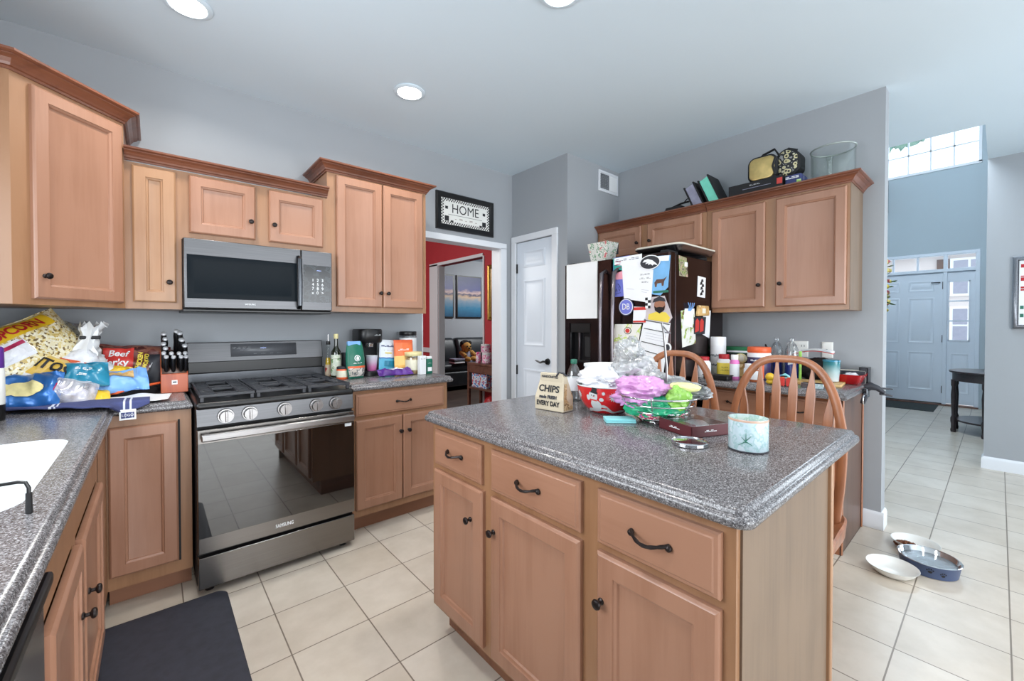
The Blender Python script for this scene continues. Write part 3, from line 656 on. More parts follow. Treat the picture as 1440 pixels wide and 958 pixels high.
# back guard
obj('riser', MB().box(x0, x1+.02, 3.10, 3.17, .928, 1.012), 'stainless_dark', t, world=True, bev=.003)
mb = MB(); mb.box(x0+.003, x1+.018, 3.13, 3.17, 1.01, 1.085); obj('vent_slot', mb, 'black', t, world=True, bev=.004)
bg_ = obj('backguard', MB().prism([(3.125, 1.075), (3.175, 1.075), (3.175, 1.195), (3.145, 1.195)], x0, x1+.02, 'x'), 'stainless', t, world=True, bev=.004)
b0 = rootloc(bg_)
def bgfn(x, y): return Vector((x, 3.1235+(y-1.075)*.02/.12-.0012, y))-b0
mb = MB()
for s in ((.367, .742, 1.103, 1.182),): mb.face([mb.pt(bgfn(a, c_)-Vector((0, .0008, 0))) for a, c_ in ((s[0], s[2]), (s[1], s[2]), (s[1], s[3]), (s[0], s[3]))])
obj('display', mb, 'display_grey', bg_, solid=.001)
lettering(bg_, '--:--', .022, 'screen_glow', lambda x, y: bgfn(.545+x, 1.155+y)-Vector((0, .002, 0)))
for k in range(3):
    for j in range(4): pass
lettering(bg_, '---  --  ---  --\n--  ---  --  ---\n---', .009, 'white', lambda x, y: bgfn(.425+x, 1.153+y)-Vector((0, .002, 0)), .095)
lettering(bg_, '--   ---   --   ---', .008, 'white', lambda x, y: bgfn(.57+x, 1.118+y)-Vector((0, .002, 0)), .16)
# burners and grates
for x, y, r in ((.29, 2.66, .045), (.29, 2.95, .038), (.521, 2.80, .05), (.755, 2.66, .05), (.755, 2.95, .034)):
    obj('burner_cap', MB().lathe([(r+.012, .928), (r+.012, .934), (r, .938), (r, .945), (r*.8, .948)], (x, y, 0), 24), 'cast_iron', t, world=True)
for gx0, gx1 in ((.163, .395), (.400, .642), (.647, .879)):
    mb = MB(); zz0, zz1 = .952, .964
    for y in (2.50, 3.07): mb.box(gx0, gx1, y-.005, y+.005, .950, zz1)
    for x in (gx0+.007, gx1-.007): mb.box(x-.005, x+.005, 2.50, 3.07, .950, zz1)
    for k in range(1, 12):
        y = 2.50+.57*k/12; xm = (gx0+gx1)/2
        if k == 6: continue
        wgap = .05 if (2 <= k <= 4 or 8 <= k <= 10) else .0
        if wgap: mb.box(gx0, xm-wgap, y-.003, y+.003, zz0, zz1); mb.box(xm+wgap, gx1, y-.003, y+.003, zz0, zz1)
        else: mb.box(gx0, gx1, y-.003, y+.003, zz0, zz1)
    for x in (xm-.05, xm+.05): mb.box(x-.003, x+.003, 2.5, 3.07, zz0-.001, zz1-.001)
    for x in (gx0+.012, gx1-.012):
        for y in (2.505, 3.065): mb.box(x-.008, x+.008, y-.008, y+.008, .928, .955)
    obj('grate', mb, 'cast_iron', t, world=True, bev=.0015, seg=1)
# ------------------------------------------------------------------ microwave
t = thing('microwave', 'over-the-range stainless microwave with dark window', 'microwave', (.495, 3.0, 1.375))
obj('body', MB().box(.121, .868, 2.80, 3.195, 1.388, 1.762), 'black_matte', t, world=True, bev=.003)
d = obj('door', MB().box(.122, .686, 2.776, 2.80, 1.392, 1.760), 'stainless', t, world=True, bev=.004); b0 = rootloc(d)
obj('window', MB().panel((.136, 2.7758, 1.443), UX, (0, 0, 1), MY, .527, .232, [(0, 0), (0, .0015), (.004, .002), (.03, .0018), (.031, .0015)]), 'black_glass', d, shift=b0)
mb = MB(); mb.tube([(.673, 2.772, 1.715), (.673, 2.742, 1.70), (.673, 2.735, 1.56), (.673, 2.742, 1.42), (.673, 2.772, 1.405)], .0125, 10, flat=.75); obj('handle', mb, 'stainless_dark', d, shift=b0)
lettering(d, 'SAMSUNG', .013, 'white', planefn(Vector((.42, 2.7748, 1.418))-b0, (1, 0, 0), (0, 0, 1)), .052)
cp = obj('control_panel', MB().box(.689, .868, 2.777, 2.80, 1.392, 1.760), 'stainless', t, world=True, bev=.004); b0 = rootloc(cp)
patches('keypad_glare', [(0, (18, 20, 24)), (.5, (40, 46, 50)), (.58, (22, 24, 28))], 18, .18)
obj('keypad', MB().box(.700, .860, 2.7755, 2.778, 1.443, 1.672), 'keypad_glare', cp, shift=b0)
lettering(cp, '1  2  3\n4  5  6\n7  8  9\nx  0  >', .026, 'white', planefn(Vector((.782, 2.7748, 1.54))-b0, (1, 0, 0), (0, 0, 1)), .07)
lettering(cp, '--:--', .018, 'screen_glow', planefn(Vector((.79, 2.7748, 1.642))-b0, (1, 0, 0), (0, 0, 1)))
obj('vent_base', MB().box(.118, .868, 2.80, 3.19, 1.372, 1.388), 'black', t, world=True, bev=.004)
# ------------------------------------------------------------------ fridge wall cabinets, faces look to -X
XU = 3.17; NX = (-1, 0, 0)
def fy(parent, y0, y1, z0, w=None, mat='maple', knob=None, h=None, X=XU, name='door', pull=None):
    # door whose left edge (as seen) is at the larger y
    return face_door(parent, (X, y1, z0), (0, -1, 0), NX, y1-y0, h, mat, knob=knob, name=name, pull=pull)
t = thing('double_wall_cabinet', 'large two-door wall cabinet above the cluttered desk counter', 'cabinet', (3.34, 1.0, 1.395))
obj('body', MB().box(XU, XF, .588, 1.44, 1.395, 2.165), 'maple_frame', t, world=True, smooth=0)
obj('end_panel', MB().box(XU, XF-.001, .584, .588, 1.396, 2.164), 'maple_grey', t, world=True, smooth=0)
fy(t, 1.043, 1.40, 1.425, knob=(.325, .15), h=.715); fy(t, .602, .978, 1.425, knob=(.03, .15), h=.715)
crown(t, [(XU, 1.438), (XU, .586), (XF, .586)], 2.155, 'crown_wood_y')
t = thing('fridge_wall_cabinet', 'short two-door wall cabinet above the refrigerator', 'cabinet', (3.34, 1.95, 1.89))
obj('body', MB().box(XU, XF, 1.442, 2.455, 1.88, 2.165), 'maple_frame', t, world=True, smooth=0)
fy(t, 1.475, 1.935, 1.91, knob=(.03, .095), h=.24); fy(t, 1.995, 2.43, 1.91, knob=(.405, .095), h=.24)
crown(t, [(XU, 2.455), (XU, 1.442)], 2.155, 'crown_wood_y')
t = thing('desk_base_cabinet', 'base cabinet with drawers along the right wall behind the chairs', 'cabinet', (3.2, .95, 0))
XB = 2.93
obj('body', MB().box(XB, XF-.02, .575, 1.33, .0, .895), 'chair_wood', t, world=True, smooth=0)
obj('end_panel', MB().box(XB, XF-.03, .570, .575, .0, .895), 'umber_end', t, world=True, smooth=0)
for y in (XB, XF-.05): obj('corner_trim', MB().box(y, y+.02, .562, .57, 0, .893), 'chair_wood', t, world=True, bev=.004)
fy(t, .60, .93, .72, h=.145, X=XB, name='drawer', pull=(.165, .07), mat='maple_y'); fy(t, .96, 1.30, .72, h=.145, X=XB, name='drawer', pull=(.17, .07), mat='maple_y')
fy(t, .60, .93, .12, h=.57, X=XB, knob=(.03, .47)); fy(t, .96, 1.30, .12, h=.57, X=XB, knob=(.30, .47))
worktop('desk_worktop', 'cluttered dark speckled worktop along the right wall', [(2.80, .525), (3.499, .525), (3.499, 1.372), (2.80, 1.372)])
# ------------------------------------------------------------------ refrigerator
t = thing('refrigerator', 'black stainless side-by-side refrigerator covered in papers and magnets', 'refrigerator', (2.95, 1.85, 0))
obj('body', MB().box(2.625, 3.36, 1.398, 2.30, .03, 1.775), 'black_stainless', t, world=True, bev=.008)
obj('base_grille', MB().box(2.60, 2.64, 1.41, 2.29, .0, .07), 'black_matte', t, world=True)
FR = 2.55
mb = MB(); D = (1.855, 2.306); y0, y1, z0, z1 = 2.045, 2.258, 1.005, 1.318
mb.box(FR, 2.618, D[0], D[1], z1, 1.785); mb.box(FR, 2.618, D[0], D[1], .075, z0); mb.box(FR, 2.618, D[0], y0, z0, z1); mb.box(FR, 2.618, y1, D[1], z0, z1)
d = obj('freezer_door', mb, 'black_stainless', t, world=True, smooth=0); b0 = rootloc(d)
mb = MB(); mb.box(2.60, 2.615, y0, y1, z0, z1); mb.box(FR+.004, 2.615, y0, y0+.012, z0, z1); mb.box(FR+.004, 2.615, y1-.012, y1, z0, z1); mb.box(FR+.004, 2.615, y0, y1, z1-.075, z1); mb.box(FR+.01, 2.615, y0, y1, z0, z0+.02)
obj('dispenser', mb, 'black', d, shift=b0, bev=.003, label='black recessed water dispenser')
obj('paddle', MB().box(2.585, 2.60, 2.06, 2.13, 1.05, 1.21), 'black_matte', d, shift=b0, bev=.004)
obj('spout_column', MB().box(2.57, 2.60, 2.168, 2.186, 1.02, 1.245), 'fridge_handle', d, shift=b0, bev=.003)
def fridge_handle(par, y):
    mb = MB(); P = [(FR+.004, y, 1.70), (FR-.045, y, 1.68), (FR-.062, y, 1.4), (FR-.066, y, 1.15), (FR-.062, y, .9), (FR-.045, y, .62), (FR+.004, y, .60)]
    mb.tube(P, .0145, 10, flat=1.1); obj('handle', mb, 'fridge_handle', par, shift=rootloc(par), smooth=60)
fridge_handle(d, 1.905)
d = obj('fridge_door', MB().box(FR, 2.618, 1.394, 1.845, .075, 1.785), 'black_stainless', t, world=True, bev=.01); fridge_handle(d, 1.80)
for y in (2.26, 1.45): obj('hinge_cover', MB().box(2.57, 2.70, y-.03, y+.03, 1.775, 1.80), 'black_matte', t, world=True, bev=.006)
# ------------------------------------------------------------------ island
t = thing('kitchen_island', 'maple kitchen island with three drawers and three doors', 'island', (1.25, .96, 0))
xi0, xi1, yi0, yi1 = .90, 1.60, .345, 1.562
mb = MB(); mb.box(xi0, xi1, yi0, yi1, .115, .895); obj('body', mb, 'maple_frame', t, world=True, smooth=0)
obj('toe_kick', MB().box(xi0+.065, xi1-.01, yi0+.02, yi1-.02, 0, .115), 'toe_wood', t, world=True, smooth=0)
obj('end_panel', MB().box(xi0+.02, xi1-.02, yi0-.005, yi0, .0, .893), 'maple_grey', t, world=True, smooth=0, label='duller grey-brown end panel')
obj('corner_post', MB().box(xi1-.022, xi1+.002, yi0-.016, yi0, 0, .893), 'maple_pale', t, world=True, bev=.004)
def isl(y0, y1, **kw): return fy(t, y0, y1, X=xi0, **kw)
isl(1.203, 1.525, z0=.727, h=.142, name='drawer', mat='maple_y', pull=(.16, .073)); isl(.745, 1.145, z0=.727, h=.142, name='drawer', mat='maple_y', pull=(.195, .07)); isl(.371, .687, z0=.727, h=.142, name='drawer', mat='maple_y', pull=(.158, .07))
isl(1.195, 1.527, z0=.14, h=.565, knob=(.265, .445)); isl(.745, 1.145, z0=.14, h=.565, knob=(.022, .45)); isl(.371, .687, z0=.14, h=.565, knob=(.018, .44))
r = .03
def cornered(x0, x1, y0, y1, r): return rrect(x0, x1, y0, y1, r, 4)
worktop('island_worktop', 'speckled grey island worktop with stepped edge', cornered(.866, 1.868, .308, 1.602, .035))
# ------------------------------------------------------------------ chairs: seat faces local +x, back at local x=0
def make_chair(label, loc, rz):
    t = thing('windsor_chair', label, 'chair', loc, rz, 'bow-back chairs at the island')
    mb = MB(); P = []
    for k in range(48):
        a = 2*PI*k/48; c, s = math.cos(a), math.sin(a); e = .5
        P.append((.09+.25*math.copysign(abs(c)**e, c), .24*math.copysign(abs(s)**e, s)))
    def dish(x, y): return .474+.03*max(0, (abs(y)/.2)**2.2-.2)*(1 if x < .1 else .5)+.012*((x-.1)/.2)**2-.006
    L = [[(x, y, .43) for x, y in inset(P, .03)], [(x, y, .442) for x, y in inset(P, .006)], [(x, y, dish(x, y)-.008) for x, y in P], [(x, y, dish(x, y)) for x, y in inset(P, .008)]]
    for f in (.85, .7, .5, .3, .1): L.append([(.105+(x-.105)*f, y*f, dish(.105+(x-.105)*f, y*f)-.004) for x, y in P])
    mb.loops(L); obj('seat', mb, 'chair_wood', t, smooth=50)
    for sx, sy, fx, fy_ in ((.02, -1, -.02, .155), (.02, 1, -.02, .155), (.21, -1, .25, .235), (.21, 1, .25, .235)):
        top = Vector((sx, sy*.14, .435)); bot = Vector((fx, sy*fy_, 0)); pts = []; R = []
        for q, rr in ((0, .011), (.08, .014), (.16, .019), (.24, .014), (.27, .021), (.30, .014), (.45, .021), (.6, .022), (.72, .016), (.75, .022), (.78, .015), (.9, .013), (1, .010)): pts.append(top.lerp(bot, q)); R.append(rr)
        obj('leg', MB().tube(pts, R, 12), 'chair_wood', t, smooth=50)
    for sy in (-1, 1): obj('stretcher', MB().tube([(.0, sy*.147, .2), (.11, sy*.17, .2), (.23, sy*.19, .2)], [.008, .014, .008], 10), 'chair_wood', t, smooth=50)
    obj('stretcher', MB().tube([(.11, -.168, .2), (.11, 0, .2), (.11, .168, .2)], [.008, .014, .008], 10), 'chair_wood', t, smooth=50)
    def bx_at(z): return -.02-.075*((z-.47)/.69)
    def bow(q):
        a = PI*q; y = -math.cos(a); z = math.sin(a)
        y = .233*math.copysign(abs(y)**.66, y); h = .47+.678*z**.78
        if h < .85: y *= 1-.15*((.85-h)/.38)
        return Vector((bx_at(h), y, h))
    pts = [bow(k/56) for k in range(57)]
    mb = MB(); L = []
    for i, p in enumerate(pts):
        tn = (pts[min(i+1, 56)]-pts[max(i-1, 0)]).normalized(); n = Vector((1, 0, .12)).normalized(); a = tn.cross(n).normalized()
        L.append([p+a*u+n*v for u, v in ((-.016, -.008), (-.011, -.012), (.011, -.012), (.016, -.008), (.016, .008), (.011, .012), (-.011, .012), (-.016, .008))])
    mb.loops(L); obj('bow', mb, 'chair_wood', t, smooth=50)
    for k in range(6):
        f = (k-2.5)/2.5; yt = f*.172; yb = f*.135
        zt = min(pts, key=lambda p: abs(p.y-yt)+(0 if p.z > .8 else 9)).z-.008
        mb = MB(); L = []
        for q, wd in ((0, .006), (.035, .006), (.08, .009), (.17, .0165), (.20, .0175), (.34, .0175), (.55, .0165), (.8, .013), (1, .010)):
            z = zt+(.466-zt)*q; y = yt+(yb-yt)*q; x = bx_at(z)
            L.append([(x-.006, y-wd, z), (x+.006, y-wd, z), (x+.006, y+wd, z), (x-.006, y+wd, z)])
        mb.loops(L); obj('spindle', mb, 'chair_wood', t, smooth=40, bev=.002, seg=1)
    return t
ch = make_chair('wooden bow-back chair nearer the island corner, behind the candle', (2.08, .628, 0), PI)
dup(ch, (2.075, 1.135, 0), PI+.05, 'wooden bow-back chair farther along the island, behind the wire basket')
# ------------------------------------------------------------------ floor mat, pet bowls
t = obj('floor_mat', MB().loops([[(x, y, z) for x, y in inset(rrect(-.26, .262, 1.12, 2.462, .045, 6), d)] for d, z in ((0, 0), (0, .006), (.012, .014), (.03, .0155))]), 'mat_rubber', smooth=40)
tag(t, 'black anti-fatigue mat on the tiles before the sink', 'mat')
def bowl_oval(name, label, loc, rz, prof, mat, sx=1.0, n=40, cat='pet bowl', grp='pet food bowls'):
    t = thing(name, label, cat, loc, rz, grp)
    obj('dish', MB().lathe(prof, n=n, sx=sx), mat, t, smooth=60); return t
OV = [(.055, 0), (.075, .002), (.10, .022), (.118, .045), (.121, .048), (.117, .0475), (.098, .026), (.074, .008), (.02, .006)]
paint('ceramic_white', (232, 232, 228), .28, var=.01)
bowl_oval('pet_dish', 'white oval pet dish, empty, nearest the island', (2.925, .352, 0), -.35, [(r*.88, z*.95) for r, z in OV], 'ceramic_white', 1.0)
t = bowl_oval('pet_dish', 'white oval pet dish holding brown kibble by the wall end', (3.345, .305, 0), -.35, [(r*.88, z*.95) for r, z in OV], 'ceramic_white', 1.0)
paint('kibble', (112, 66, 42), .8, var=.3, scale=60)
mb = MB(); random.seed(3)
for k in range(120):
    a = random.uniform(0, 2*PI); r_ = .055*random.random()**.5; blob(mb, (-.035+r_*math.cos(a)*.9, .03+r_*math.sin(a), .014+.022*(1-r_/.06)+random.uniform(0, .008)), .0075, k, .2, n=7, m=5)
tag(obj('kibble', mb, 'kibble', kind='stuff', smooth=40), 'brown kibble heaped in the white dish', 'pet food').location = (3.345, .305, 0)
paint('bowl_blue', (66, 80, 112), .42, var=.02)
t = thing('water_bowl', 'blue steel water bowl with black paw prints', 'pet bowl', (3.125, .232, 0), 0, 'pet food bowls')
obj('outer_shell', MB().lathe([(.098, 0), (.112, .003), (.121, .062), (.124, .066)], n=48, cap1=False), 'bowl_blue', t, smooth=60)
obj('inner_bowl', MB().lathe([(.124, .066), (.127, .068), (.124, .070), (.117, .066), (.105, .022), (.09, .014), (.03, .012)], n=48, cap0=False), 'chrome', t, smooth=60)
obj('water', MB().lathe([(.112, .0445), (.112, .045)], n=40), 'clear_plastic', t, smooth=0)
def around(r0, z0, r1, z1, a0, off=.0008):
    def fn(x, y):
        f = (y-z0)/(z1-z0); r = r0+(r1-r0)*f+off; a = a0+x/r0
        return Vector((r*math.cos(a), r*math.sin(a), y))
    return fn
fn = around(.112, .003, .121, .062, -PI*.90)
mb = MB()
for cx, cy, s in ((-.022, .040, 1), (.026, .030, .92)):
    decal(mb, disc(cx, cy-.004*s, .0085*s, .007*s, 12), fn, 2)
    for dx, dy in ((-.011, .005), (-.004, .0105), (.004, .0105), (.011, .005)): decal(mb, disc(cx+dx*s, cy+dy*s, .0032*s, .0042*s, 8), fn, 1)
obj('paw_prints', mb, 'ink', t, smooth=0)
# ------------------------------------------------------------------ foyer: console table, mat, hanging flowers, picture, calendar
t = thing('console_table', 'dark half-moon console table in the entry hall', 'table', (7.52, .065, 0))
def half(x, r, n=24, sy=1): return [(x+r*math.cos(PI*k/n), .065+r*sy*math.sin(PI*k/n)) for k in range(n+1)]
obj('top', MB().loops([[(x, y, z) for x, y in half(7.52, .40+d, sy=.85)] for d, z in ((-.01, .725), (0, .73), (0, .745), (-.006, .75))]), 'espresso', t, world=True, smooth=40)
obj('apron', MB().prism(half(7.52, .365, sy=.85), .63, .726), 'espresso', t, world=True, smooth=40)
obj('shelf', MB().loops([[(x, y, z) for x, y in half(7.52, .34, sy=.85)] for z in (.14, .16)]), 'espresso', t, world=True, smooth=40)
for x, y in ((7.18, .10), (7.86, .10), (7.40, .355), (7.66, .345)):
    obj('leg', MB().lathe([(.022, 0), (.026, .03), (.02, .05), (.02, .1), (.026, .13), (.026, .17), (.016, .2), (.02, .3), (.024, .45), (.017, .55), (.024, .57), (.024, .64)], (x, y, 0), 12), 'espresso', t, world=True, smooth=50)
paint('dark_mat', (52, 58, 58), .9, var=.2, scale=40)
t = obj('door_mat', MB().loops([[(x, y, z) for x, y in inset([(8.85, .63), (9.62, .63), (9.62, 1.30), (8.85, 1.30)], d)] for d, z in ((0, 0), (0, .008), (.02, .012))]), 'dark_mat'); tag(t, 'dark door mat inside the entry door', 'mat')
t = thing('hanging_flowers', 'cascade of yellow flowers and leaves on the hall wall', 'flowers', (7.9, 1.32, 1.5))
patches('petals', [(0, (214, 190, 80)), (.42, (224, 206, 120)), (.52, (190, 90, 100)), (.6, (236, 224, 150))], 9, .7)
paint('leaf', (92, 128, 66), .6, var=.25, scale=12)
random.seed(11); mb = MB(); ml = MB()
for k in range(60):
    z = 1.44+k/60*.86; y = 1.12+random.uniform(-.1, .16); x = 7.9+random.uniform(-.12, .12)
    if k % 3: blob(mb, (x, y, z), random.uniform(.018, .04), k, .5, 3, n=8, m=6)
    a = random.uniform(0, 6.28); p = Vector((x, y, z)); u = Vector((math.cos(a), math.sin(a), random.uniform(-.5, .3)))*.09; v = u.cross(Vector((.2, .3, 1))).normalized()*.028
    q = [ml.pt(p), ml.pt(p+u*.5+v), ml.pt(p+u), ml.pt(p+u*.5-v)]; ml.face((q[0], q[1], q[2])); ml.face((q[0], q[2], q[3]))
obj('blossoms', mb, 'petals', t, world=True, kind='stuff'); obj('leaves', ml, 'leaf', t, world=True, kind='stuff', solid=.002)
mb = MB(); mb.tube([(7.9, 1.31, 2.25), (7.9, 1.2, 2.3), (7.9, 1.15, 2.2), (7.9, 1.14, 1.5)], .008, 6); obj('stem', mb, 'leaf', t, world=True)
mb = MB(); mb.cyl((7.9, 1.32, 2.25), (7.9, 1.30, 2.25), .03); obj('bracket', mb, 'black', t, world=True)
t = thing('hall_picture', 'narrow dark picture frame edge high on the hall wall', 'picture', (9.3, 1.3, 3.2))
obj('frame', MB().panel((8.95, 1.32, 3.2), UX, (0, 0, 1), MY, .68, .6, [(0, 0), (0, .04), (.03, .055), (.04, .04), (.05, .03)]), 'black', t, world=True)
t = thing('wall_calendar', 'framed whiteboard calendar on the right hall wall', 'whiteboard', (5.72, -.4, 1.58))
obj('frame', MB().panel((5.729, -.07, 1.266), (0, -1, 0), (0, 0, 1), NX, .95, .632, [(0, 0), (0, .018), (.006, .022), (.03, .022), (.036, .008), (.037, .008)]), 'stainless_y', t, world=True)
obj('sheet', MB().box(5.716, 5.724, -.982, -.108, 1.304, 1.86), 'white', t, world=True, smooth=0)
mr = MB(); mg = MB()
for z, hh in ((1.80, .03), (1.685, .03), (1.62, .016), (1.60, .014), (1.72, .01)): mr.box(5.7145, 5.716, -.137, -.117, z, z+hh)
for z in (1.44, 1.37): mg.box(5.7145, 5.716, -.135, -.115, z, z+.03)
for k in range(5): mr.box(5.7147, 5.716, -.2-k*.15, -.19-k*.15, 1.33, 1.85)
paint('green_ink', (40, 110, 90), .5); obj('red_entries', mr, 'brick_red', t, world=True, smooth=0); obj('green_entries', mg, 'green_ink', t, world=True, smooth=0)
# wall plates
def plate(z0, z1, y0, y1, label, grp=None):
    t = thing('wall_plate', label, 'outlet', (XF-.003, (y0+y1)/2, (z0+z1)/2))
    obj('cover', MB().panel((XF, y1, z0), (0, -1, 0), (0, 0, 1), NX, y1-y0, z1-z0, [(0, 0), (0, .004), (.005, .007), (.01, .0075)]), 'ceramic_white', t, world=True)
    return t
t = plate(1.075, 1.188, .875, .985, 'double white socket plate behind the clear bottles')
mb = MB()
for y in (.905, .955):
    for z in (1.105, 1.148):
        for s in (-.008, .008): mb.box(XF-.0086, XF-.007, y+s-.0015, y+s+.0015, z, z+.014)
obj('slots', mb, 'ink', t, world=True, smooth=0)
t = plate(1.077, 1.186, .733, .802-.006, 'cream cable plate with one black jack on the right wall'); mb = MB(); mb.cyl((XF-.007, .768, 1.131), (XF-.013, .768, 1.131), .007, .006, 12); obj('jack', mb, 'ink', t, world=True)
# ------------------------------------------------------------------ HOME sign
t = thing('home_sign', 'black framed HOME sign above the dining doorway', 'sign', (2.18, 3.18, 2.31))
O = Vector((1.868, YW-.001, 2.145)); W_, H_ = .628, .33
obj('frame', MB().panel(O, UX, (0, 0, 1), MY, W_, H_, [(0, 0), (0, .018), (.008, .026), (.035, .022), (.05, .014), (.052, .010)]), 'black', t, world=True, smooth=25)
obj('board', MB().box(O.x+.05, O.x+W_-.05, O.y-.012, O.y-.006, O.z+.05, O.z+H_-.05), 'ceramic_white', t, world=True, smooth=0)
mb = MB(); a = .0125; nx_, nz_ = 42, 18; yy = O.y-.0126
for i in range(nx_):
    for j in range(nz_):
        if (i+j) % 2 == 0 and (i < 2 or j < 2 or i >= nx_-2 or j >= nz_-2):
            x = O.x+.0515+i*a; z = O.z+.0525+j*a; mb.poly([(x, yy, z), (x+a, yy, z), (x+a, yy, z+a), (x, yy, z+a)])
obj('checks', mb, 'ink', t, world=True, smooth=0)
b0 = rootloc(t)
lettering(t, 'HOME', .115, 'ink', planefn(Vector((2.175, yy, 2.338))-b0, (1, 0, 0), (0, 0, 1)), .29)
lettering(t, '- = - = -', .04, 'cart_wood', planefn(Vector((2.18, yy, 2.253))-b0, (1, 0, 0), (0, 0, 1)), .24)
mb = MB(); mb.box(1.99, 2.36, yy-.0005, yy, 2.283, 2.286)
for x in (1.975, 2.385):
    mb.box(x-.022, x+.022, yy-.0005, yy, 2.225, 2.27); mb.box(x-.016, x+.012, yy-.0005, yy, 2.33, 2.355)
for x in (2.03, 2.345): mb.box(x-.014, x+.014, yy-.0005, yy, 2.218, 2.235)
obj('motifs', mb, 'ink', t, world=True, smooth=0)
# ------------------------------------------------------------------ dining and living room
paint('gold', (176, 140, 70), .35, metal=.8, var=.3, scale=50); paint('leather', (34, 37, 42), .38, var=.2, scale=9, bump=.1); paint('mirror', (205, 205, 210), .03, metal=1)
t = thing('gold_mirror', 'ornate gold framed mirror on the red dining room wall', 'mirror', (3.63, 4.45, 1.75))
obj('frame', MB().panel((3.65, 4.76, 1.37), (0, -1, 0), (0, 0, 1), NX, .60, .79, [(0, 0), (0, .02), (.01, .035), (.03, .025), (.045, .035), (.06, .015), (.065, .01)]), 'gold', t, world=True)
obj('glass', MB().box(3.636, 3.645, 4.22, 4.70, 1.43, 2.10), 'mirror', t, world=True, smooth=0)
def sunset(key):
    m, nt, b = mk(key); tc = N(nt, 'ShaderNodeTexCoord'); sp = N(nt, 'ShaderNodeSeparateXYZ'); nt.links.new(tc.outputs['Generated'], sp.inputs[0])
    mp = N(nt, 'ShaderNodeMapping'); mp.inputs['Scale'].default_value = (3, 1, 9); nt.links.new(tc.outputs['Generated'], mp.inputs[0]); n = N(nt, 'ShaderNodeTexNoise', i_Scale=1.5, i_Detail=4.0); nt.links.new(mp.outputs[0], n.inputs['Vector'])
    a = N(nt, 'ShaderNodeMath', operation='MULTIPLY_ADD'); a.inputs[1].default_value = .16; nt.links.new(n.outputs['Fac'], a.inputs[0]); nt.links.new(sp.outputs[2], a.inputs[2])
    r = ramp(nt, [(0, srgb((20, 60, 96))), (.3, srgb((46, 116, 150))), (.48, srgb((120, 140, 156))), (.58, srgb((190, 160, 130))), (.63, srgb((50, 52, 86))), (.68, srgb((190, 160, 150))), (.76, srgb((70, 72, 120))), (1, srgb((44, 50, 92)))])
    nt.links.new(a.outputs[0], r.inputs[0]); nt.links.new(r.outputs[0], b.inputs['Base Color']); setin(b, 'Roughness', .4); M[key] = m
sunset('seascape')
for x0_, x1_, lb in ((4.42, 5.115, 'sea sunset canvas nearer the doorway edge on the living room wall'), (5.19, 5.89, 'sea sunset canvas on the right over the black couch')):
    t = thing('sea_painting', lb, 'painting', ((x0_+x1_)/2, 7.99, 1.95), 0, 'sea paintings in the living room')
    mb = MB()
    mb.panel((x0_, 8.0, 1.465), UX, (0, 0, 1), MY, x1_-x0_, .965, [(0, 0), (0, .035), (.004, .04), (.028, .04), (.03, .03)])
    obj('frame', mb, 'black', t, world=True); obj('canvas', MB().box(x0_+.029, x1_-.029, 7.958, 7.972, 1.494, 2.401), 'seascape', t, world=True, smooth=0)
t = thing('black_couch', 'black leather reclining couch in the living room', 'couch', (5.2, 7.4, 0))
obj('base', MB().box(4.2, 6.9, 7.1, 7.9, .06, .42), 'leather', t, world=True, bev=.05, seg=3)
for x in (4.55, 5.42, 6.28):
    obj('seat_cushion', MB().box(x-.42, x+.42, 7.02, 7.65, .36, .54), 'leather', t, world=True, bev=.08, seg=4)
    mb = MB(); mb.prism([(7.60, .5), (7.92, .5), (7.97, 1.0), (7.72, 1.04), (7.62, .8)], x-.42, x+.42, 'x'); obj('back_cushion', mb, 'leather', t, world=True, bev=.07, seg=4)
    obj('footrest', MB().box(x-.40, x+.40, 7.0, 7.1, .08, .38), 'leather', t, world=True, bev=.04, seg=3)
obj('armrest', MB().box(4.0, 4.14, 7.05, 7.9, .05, .66), 'leather', t, world=True, bev=.06, seg=4)
# plush toy
paint('plush_tan', (186, 140, 74), .95, var=.2, scale=30); paint('plush_dark', (34, 28, 28), .95); paint('cloth_grey', (150, 150, 170), .9, var=.2, scale=14)
t = thing('plush_toy', 'tan plush toy with dark hair sitting on the couch', 'plush toy', (4.93, 7.2, .42))
mb = MB(); P_ = (4.93, 7.2, .42)
mb = MB(); mb.ball((4.93, 7.22, .67), .11, 16, 12, 1, .8, 1.15); obj('body', mb, 'cloth_grey', t, world=True)
mb = MB(); mb.ball((4.90, 7.16, .85), .105, 18, 12); obj('head', mb, 'plush_tan', t, world=True)
mb = MB(); mb.ball((4.91, 7.22, .90), .11, 16, 10, 1.05, .9, .9); mb.ball((4.81, 7.18, .94), .04, 10, 8); mb.ball((5.0, 7.18, .94), .04, 10, 8); obj('hair', mb, 'plush_dark', t, world=True)
for x in (4.84, 4.99): obj('foot', (lambda m: m.ball((x, 7.03, .61), .07, 12, 8, 1, 1.3, .8))(MB()), 'plush_tan', t, world=True)
for x in (4.80, 5.05): obj('arm', MB().tube([(x, 7.2, .74), (x, 7.1, .70), (x, 7.04, .67)], [.05, .045, .04], 10), 'plush_tan', t, world=True)
mb = MB()
for x in (4.86, 4.94): mb.ball((x, 7.06, .87), .016, 8, 6)
mb.ball((4.90, 7.05, .83), .02, 8, 6); obj('face', mb, 'ink', t, world=True)
t = thing('folded_blanket', 'small grey blanket on the couch seat', 'blanket', (4.95, 7.05, .54)); obj('fold', MB().box(4.8, 5.15, 6.98, 7.25, .541, .585), 'cloth_grey', t, world=True, bev=.015)
t = thing('couch_book', 'stack of papers on the couch beside the doorway trim', 'papers', (4.62, 7.05, .54))
